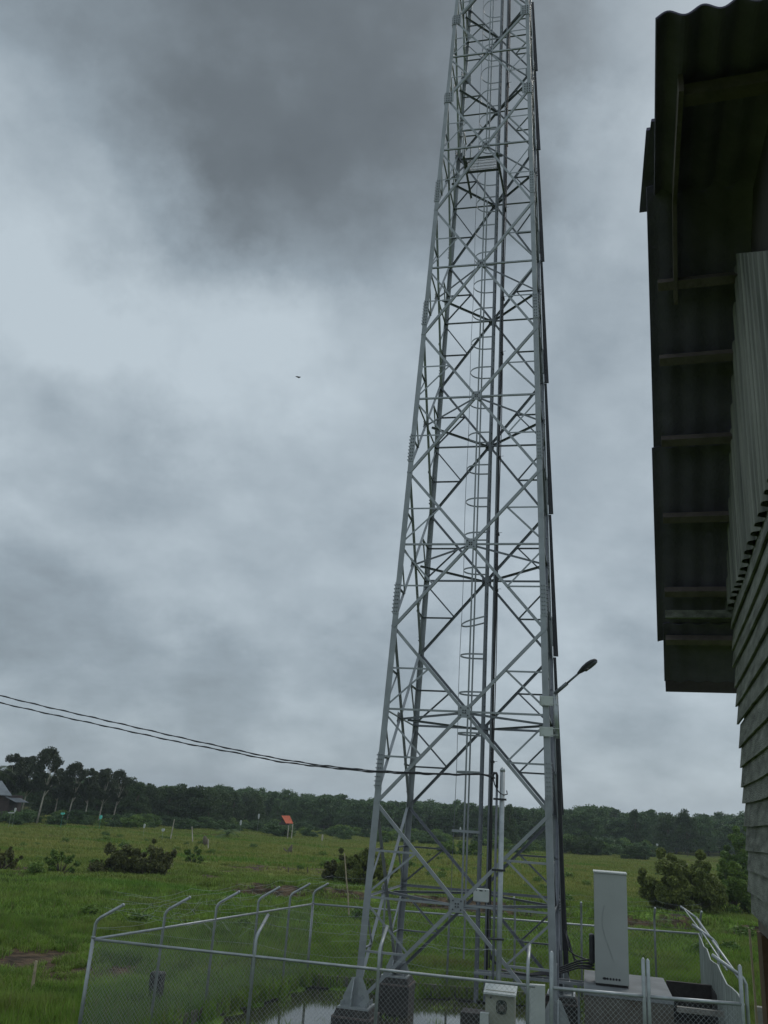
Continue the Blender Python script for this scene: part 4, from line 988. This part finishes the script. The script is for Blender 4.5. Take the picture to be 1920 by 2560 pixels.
# ------------------------------------------------------------------ grass
def tuft(seed, n, h, w, r0):
    r = random.Random(seed); m = MB()
    for i in range(n):
        a = r.uniform(0, 6.28); q = r0*math.sqrt(r.random()); x, y = math.cos(a)*q, math.sin(a)*q
        hh = h*r.uniform(.55, 1.15); b = r.uniform(0, 6.28); ln = hh*r.uniform(.1, .55); dx, dy = math.cos(b)*ln, math.sin(b)*ln
        px, py = -math.sin(b)*w/2, math.cos(b)*w/2
        m.add([(x-px, y-py, 0), (x+px, y+py, 0), (x+px*.8+dx*.35, y+py*.8+dy*.35, hh*.6), (x-px*.8+dx*.35, y-py*.8+dy*.35, hh*.6), (x+dx, y+dy, hh)], [(0, 1, 2, 3), (3, 2, 4)])
    me_ = bpy.data.meshes.new('grass_tuft'); me_.from_pydata(m.v, [], m.f); me_.materials.append(M['blades']); return me_
T1 = tuft(1, 34, .5, .022, .20); T2 = tuft(2, 40, .45, .045, .45); T3 = tuft(3, 46, .42, .10, 1.1)
def grass(name, lb, me_, y0, y1, n, hmin, hmax, inside=False, keep=.5):
    P_, Rz, Sc = [], [], []
    while len(P_) < n:
        Y = math.sqrt(rng.uniform(y0*y0, y1*y1)); x = rng.uniform(-.56*Y, .50*Y)
        ic = Y < 30 and in_comp(x, Y, 0.1)
        if ic != inside: 
            continue
        if inside:
            g_ = gh(x, Y)
            if g_ < WZ-.03+.05*rng.random(): 
                if rng.random() > .05: n -= 1; continue
            lx, ly = loc2((x, Y, 0))
            if px0-.1 < lx < px1+1.2 and py0-.1 < ly < py1+.1: n -= 1; continue
            if abs(lx-kc[0]) < .5 and abs(ly-kc[1]-.1) < .4: n -= 1; continue
            if any(abs(lx-sx*2.1) < .55 and abs(ly-sy*2.1) < .55 for sx in (-1, 1) for sy in (-1, 1)): n -= 1; continue
        else:
            g_ = gh(x, Y); b = bare(x, Y)
            if rng.random() < b*.95: n -= 1; continue
            hq = Vector((x, Y, 0)); ha, hb = hq.dot(A_), hq.dot(B_)
            if ha < 8 and hb > .5: continue
        f = .5+.5*noise.noise((x*.18, Y*.18, 1.))+.35*noise.noise((x*.7, Y*.7, 4.))
        s = hmin+(hmax-hmin)*max(0, min(1, f))*rng.uniform(.75, 1.2)
        P_.append((x, Y, g_-.02)); Rz.append(rng.uniform(0, 6.28)); w_ = rng.uniform(.8, 1.25); s *= (1 if inside else 1-.55*min(1, max(0, b*1.5))); Sc.append((w_, w_, s))
    o = scatter(name, me_, P_, Rz, Sc); tag(o, lb, 'grass', kind='stuff')
grass('grass', 'tall lush green grass in the nearer field', T1, 13, 34, 15000, .45, 1.35)
grass('grass', 'long green grass across the middle of the field', T2, 33, 70, 17000, .5, 1.25)
grass('grass', 'olive and green grass of the far field', T3, 66, 190, 15000, .5, 1.2)
wd = leaf_cloud([((rng.uniform(-.4, .4), rng.uniform(-.4, .4), rng.uniform(.15, .75)), np.array([.3, .3, .25])) for _ in range(9)], 55, .10, M['leaf_green'], 'weed', seed=9)
P_, Rz, Sc = [], [], []
for i in range(230):
    Y = math.sqrt(rng.uniform(17**2, 110**2)); x = rng.uniform(-.56*Y, .5*Y)
    hq = Vector((x, Y, 0))
    if (Y < 30 and in_comp(x, Y, -.3)) or (hq.dot(A_) < 8 and hq.dot(B_) > .5): continue
    if noise.noise((x*.07, Y*.05, 12.)) < -.05 and rng.random() < .75: continue
    s = rng.uniform(.3, .8)*(1 if Y > 30 else .6); P_.append((x, Y, gh(x, Y))); Rz.append(rng.uniform(0, 6.28)); Sc.append((s*1.3, s*1.3, s))
tag(scatter('weeds', wd, P_, Rz, Sc), 'dark leafy weeds growing scattered through the grass', 'weeds', kind='stuff')
grass('grass', 'reedy grass growing out of the water inside the compound', T1, 14, 30, 2300, .35, .95, True)

# ------------------------------------------------------------------ small things in the field
def stake(lb, pts, r=.03, m_='bamboo', name='wooden_stake', cat='stake', group=None):
    m = MB(); m.tube(pts, [r]*(len(pts)-1)+[r*.7], 7); tag(m.build(name, M[m_]), lb, cat, group)
b0 = gr(78, 2489); t0 = atY(91, 2402, b0.y); stake('leaning weathered wooden stake in the rough ground at lower left', [b0, t0], .045)
b0 = gr(873, 2302); stake('tall crooked bare pole standing in the grass left of the near left tower leg', [b0, atY(870, 2240, b0.y), atY(866, 2200, b0.y), atY(861, 2133, b0.y)], .035, name='bare_pole', cat='pole')
b0 = gr(226, 2192); stake('thin dark stick upright in the field left of the low bush', [b0, atY(226, 2152, b0.y)], .02, 'bark')
for x, y0_, y1_, lb in ((721, 2190, 2168, 'leftmost of three short dark stakes in the reddish ground'), (745, 2186, 2169, 'middle of three short dark stakes in the reddish ground'), (769, 2190, 2167, 'rightmost and thickest of three short dark stakes')):
    b0 = gr(x, y0_); stake(lb, [b0, atY(x, y1_, b0.y)], .05, 'bark')
for x, y0_, x1_, y1_, lb in ((425, 2105, 436, 2048, 'leaning bleached pole in the far shrubs'), (482, 2112, 480, 2066, 'thin upright bleached pole at the far edge of the field'), (520, 2128, 521, 2098, 'short pale stick in the far field'), (122, 2170, 130, 2140, 'thin leaning twig at the left of the field')):
    b0 = gr(x, y0_); stake(lb, [b0, atY(x1_, y1_, b0.y)], .07 if y0_ < 2150 else .02, 'bark_pale', 'dead_pole', 'pole')
b0 = gr(722, 2136); m = MB(); m.tube([b0, b0+Vector((.1, 0, .5)), b0+Vector((.25, 0, .95))], [.32, .22, .06], 7); m.tube([b0, b0+Vector((-.6, 0, .6))], [.15, .04], 6)
tag(m.build('tree_stump', M['bark'], None, True), 'jagged dark dead stump sticking out of the far grass', 'stump')
b0 = gr(515, 2118); m = MB(); m.tube([b0, b0+Vector((-.2, 0, .8)), b0+Vector((-.3, 0, 1.1))], [.3, .25, .1], 7); tag(m.build('tree_stump', M['bark'], None, True), 'small dark leaning stump left of a pale stick in the far field', 'stump')
# dark block beside the left fence
b0 = gr(382, 2530); m = MB(); m.box(b0+Vector((0, 0, .38)), EX*.14, EY*.14, Vector((0, 0, .44))); o = m.build('concrete_stub', M['tar']); md = o.modifiers.new('b', 'BEVEL'); md.width = .03
tag(o, 'blackened concrete stub seen through the left fence mesh', 'block')
# rubble
rr = random.Random(21); m = MB()
for _ in range(70):
    c0 = gr(rr.choice([rr.gauss(30, 25), rr.gauss(120, 20), rr.gauss(245, 14)]), rr.gauss(2428, 16)); s = rr.uniform(.02, .065)
    u1 = Vector((rr.uniform(-1, 1), rr.uniform(-1, 1), rr.uniform(-.3, .3))).normalized(); u2 = u1.cross(Vector((0, 0, 1))).normalized(); m.box(c0+Vector((0, 0, .03)), u1*s, u2*s*.7, u1.cross(u2)*s*.4)
tag(m.build('rubble', M['rubble']), 'scattered pale rubble on the bare burnt patch at lower left', 'rubble', kind='stuff')
# distant hut on a post with red roof
c0 = gr(724, 2100); q = atY(718, 2049, c0.y); hut = thing('raised_hut', 'tiny raised field hut with a tilted bright red roof at the far edge', 'hut', (c0.x, c0.y, GZ))
m = MB(); 
cor = [atY(x, y, c0.y+dy) for x, y, dy in ((704, 2039, 0), (724, 2039, 1.2), (733, 2058, 1.2), (715, 2058, 0))]; m.hexa([p-Z_*.05 for p in cor], cor); m.build('roof', M['redroof'], hut)
m = MB(); w0 = atY(705, 2046, c0.y+.5); m.add([w0, atY(714, 2058, c0.y+.5), atY(700, 2058, c0.y+.5)], [(0, 1, 2)]); m.box(atY(711, 2060, c0.y+.6), (.75, 0, 0), (0, .5, 0), (0, 0, .12)); m.build('wall', M['shackwall'], hut)
for xx in (722, 732, 688): 
    if xx == 688: continue
    m = MB(); g0 = atY(xx, 2060, c0.y+.3); m.tube([(g0.x, g0.y, GZ), g0], .07, 6); m.build('post', M['bark_pale'], hut)
# shack at left edge
c0 = gr(15, 2030); Yh = 122.; sh_ = thing('field_shack', 'brown board shack with a grey tin roof cut off by the left picture edge', 'house', (atY(0, 2020, Yh).x, Yh, GZ))
zt = atY(10, 1987, Yh).z; zb = atY(10, 1972, Yh).z; xw = atY(22, 2000, Yh).x
m = MB(); m.box((xw-4.2, Yh+2.5, (GZ+zt)/2), (4.2, 0, 0), (0, 2.3, 0), (0, 0, (zt-GZ)/2)); m.build('wall', M['shackwall'], sh_)
m = MB(); m.hexa([(xw-9, Yh-.5, zt-.1), (xw+.5, Yh-.5, zt-.1), (xw+.5, Yh-.5, zt), (xw-9, Yh-.5, zt)], [(xw-9, Yh+2.5, zb+.9), (xw-2.4, Yh+2.5, zb+.9), (xw-2.4, Yh+2.5, zb+1.0), (xw-9, Yh+2.5, zb+1.0)])
m.hexa([(xw-.3, Yh-.6, zt-.25), (xw+1.2, Yh-.6, zt-.85), (xw+1.2, Yh-.6, zt-.79), (xw-.3, Yh-.6, zt-.19)], [(xw-.3, Yh+4, zt-.25), (xw+1.2, Yh+4, zt-.85), (xw+1.2, Yh+4, zt-.79), (xw-.3, Yh+4, zt-.19)]); m.build('roof', M['greyroof'], sh_)
# long pale greenhouse / tarpaulin far away behind the tower leg
c0 = gr(890, 2092); m = MB()
for x0_, x1_ in ((862, 880), (884, 925)):
    p, q = atY(x0_, 2084, c0.y), atY(x1_, 2085, c0.y); m.hexa([(p.x, p.y, p.z-.35), (q.x, q.y, q.z-.35), (q.x, q.y+2, q.z-.35), (p.x, p.y+2, p.z-.35)], [(p.x+.3, p.y, p.z+.3), (q.x-.2, q.y, q.z+.25), (q.x-.2, q.y+2, q.z+.25), (p.x+.3, p.y+2, p.z+.3)])
tag(m.build('low_roof', M['greyroof']), 'low pale sheet roof among the far shrubs left of the tower leg', 'roof')
for x, y, w_, h_, mm, nm, lb in ((252, 2043, .30, .42, 'cyan', 'plastic_sheet', 'bright cyan plastic sheet hanging among the left trees'), (157, 2034, .45, .22, 'cyan', 'plastic_sheet', 'pale cyan sheet lying between the left trees'),
                       (38, 2025, .18, .45, 'white', 'white_sack', 'small white sack hanging by the shack'), (28, 2032, .7, .12, 'white', 'pale_board', 'pale horizontal board on a post near the shack'),
                       (361, 2065, .2, .45, 'white', 'white_sack', 'small white sack in the shrubs behind the low bush'), (602, 2057, .22, .55, 'white', 'white_sack', 'white sack in the shrubs beside the spiky palm'),
                       (647, 2041, .2, .55, 'white', 'white_sack', 'white flag-like sack left of the red-roofed hut'), (806, 2094, .2, .7, 'bark_pale', 'white_sack', 'whitish upright sack left of the near left tower leg'),
                       (1151, 2074, .2, .55, 'white', 'white_sack', 'white sack in the shrubs seen left of the ladder'), (1643, 2112, .22, .25, 'white', 'white_sack', 'tiny white bag in the shrubs right of the tower'),
                       (408, 2075, .35, .3, 'white', 'white_sack', 'pale sack at the foot of the leaning bleached pole')):
    c0 = gr(x, max(y+30, 2075)); Y = min(c0.y, 150); p = atY(x, y, Y); s = Y/210; r_ = random.Random(int(x)); m = MB()
    N = 5
    for j in range(N):
        z0, z1 = p.z+h_*s*(1-2*j/N), p.z+h_*s*(1-2*(j+1)/N); wa = w_*s*(.55+.45*math.sin(math.pi*(j+.3)/N)); wb_ = w_*s*(.55+.45*math.sin(math.pi*(j+1.3)/N))
        m.hexa([(p.x-wb_, Y-.1, z1), (p.x+wb_, Y-.1, z1), (p.x+wb_, Y+.12, z1), (p.x-wb_, Y+.12, z1)], [(p.x-wa, Y-.1, z0), (p.x+wa, Y-.1, z0), (p.x+wa, Y+.12, z0), (p.x-wa, Y+.12, z0)])
    m.tube([(p.x, Y+.05, GZ), (p.x, Y+.05, p.z)], .009, 5)
    tag(m.build(nm, M[mm]), lb, nm.split('_')[1])
# a bird far up
p = atY(745, 943, 90); m = MB(); m.add([p, p+Vector((.35, .1, .12)), p+Vector((.1, .25, 0)), p+Vector((-.35, .1, .12)), p+Vector((-.1, -.25, 0)), p+Vector((0, 0, -.08))], [(0, 1, 2), (0, 2, 3), (0, 3, 4), (0, 4, 1), (5, 2, 1), (5, 1, 4), (5, 4, 3), (5, 3, 2)])
tag(m.build('bird', M['black']), 'tiny dark bird flying left of the tower', 'bird')

# ------------------------------------------------------------------ moist air over the fields
hm = bpy.data.materials.new('haze'); hm.use_nodes = True; t = hm.node_tree; t.nodes.remove(t.nodes['Principled BSDF'])
pv = nn(t, 'ShaderNodeVolumePrincipled'); pv.inputs['Color'].default_value = (.80, .90, 1, 1); pv.inputs['Density'].default_value = .0003; pv.inputs['Anisotropy'].default_value = .2
t.links.new(pv.outputs[0], t.nodes['Material Output'].inputs['Volume'])
m = MB(); m.box((0, 2900, 12), (4100, 0, 0), (0, 3350, 0), (0, 0, 18.6)); hz = m.build('haze', hm); tag(hz, 'thin blue haze in the damp air over the fields', 'haze', kind='stuff')
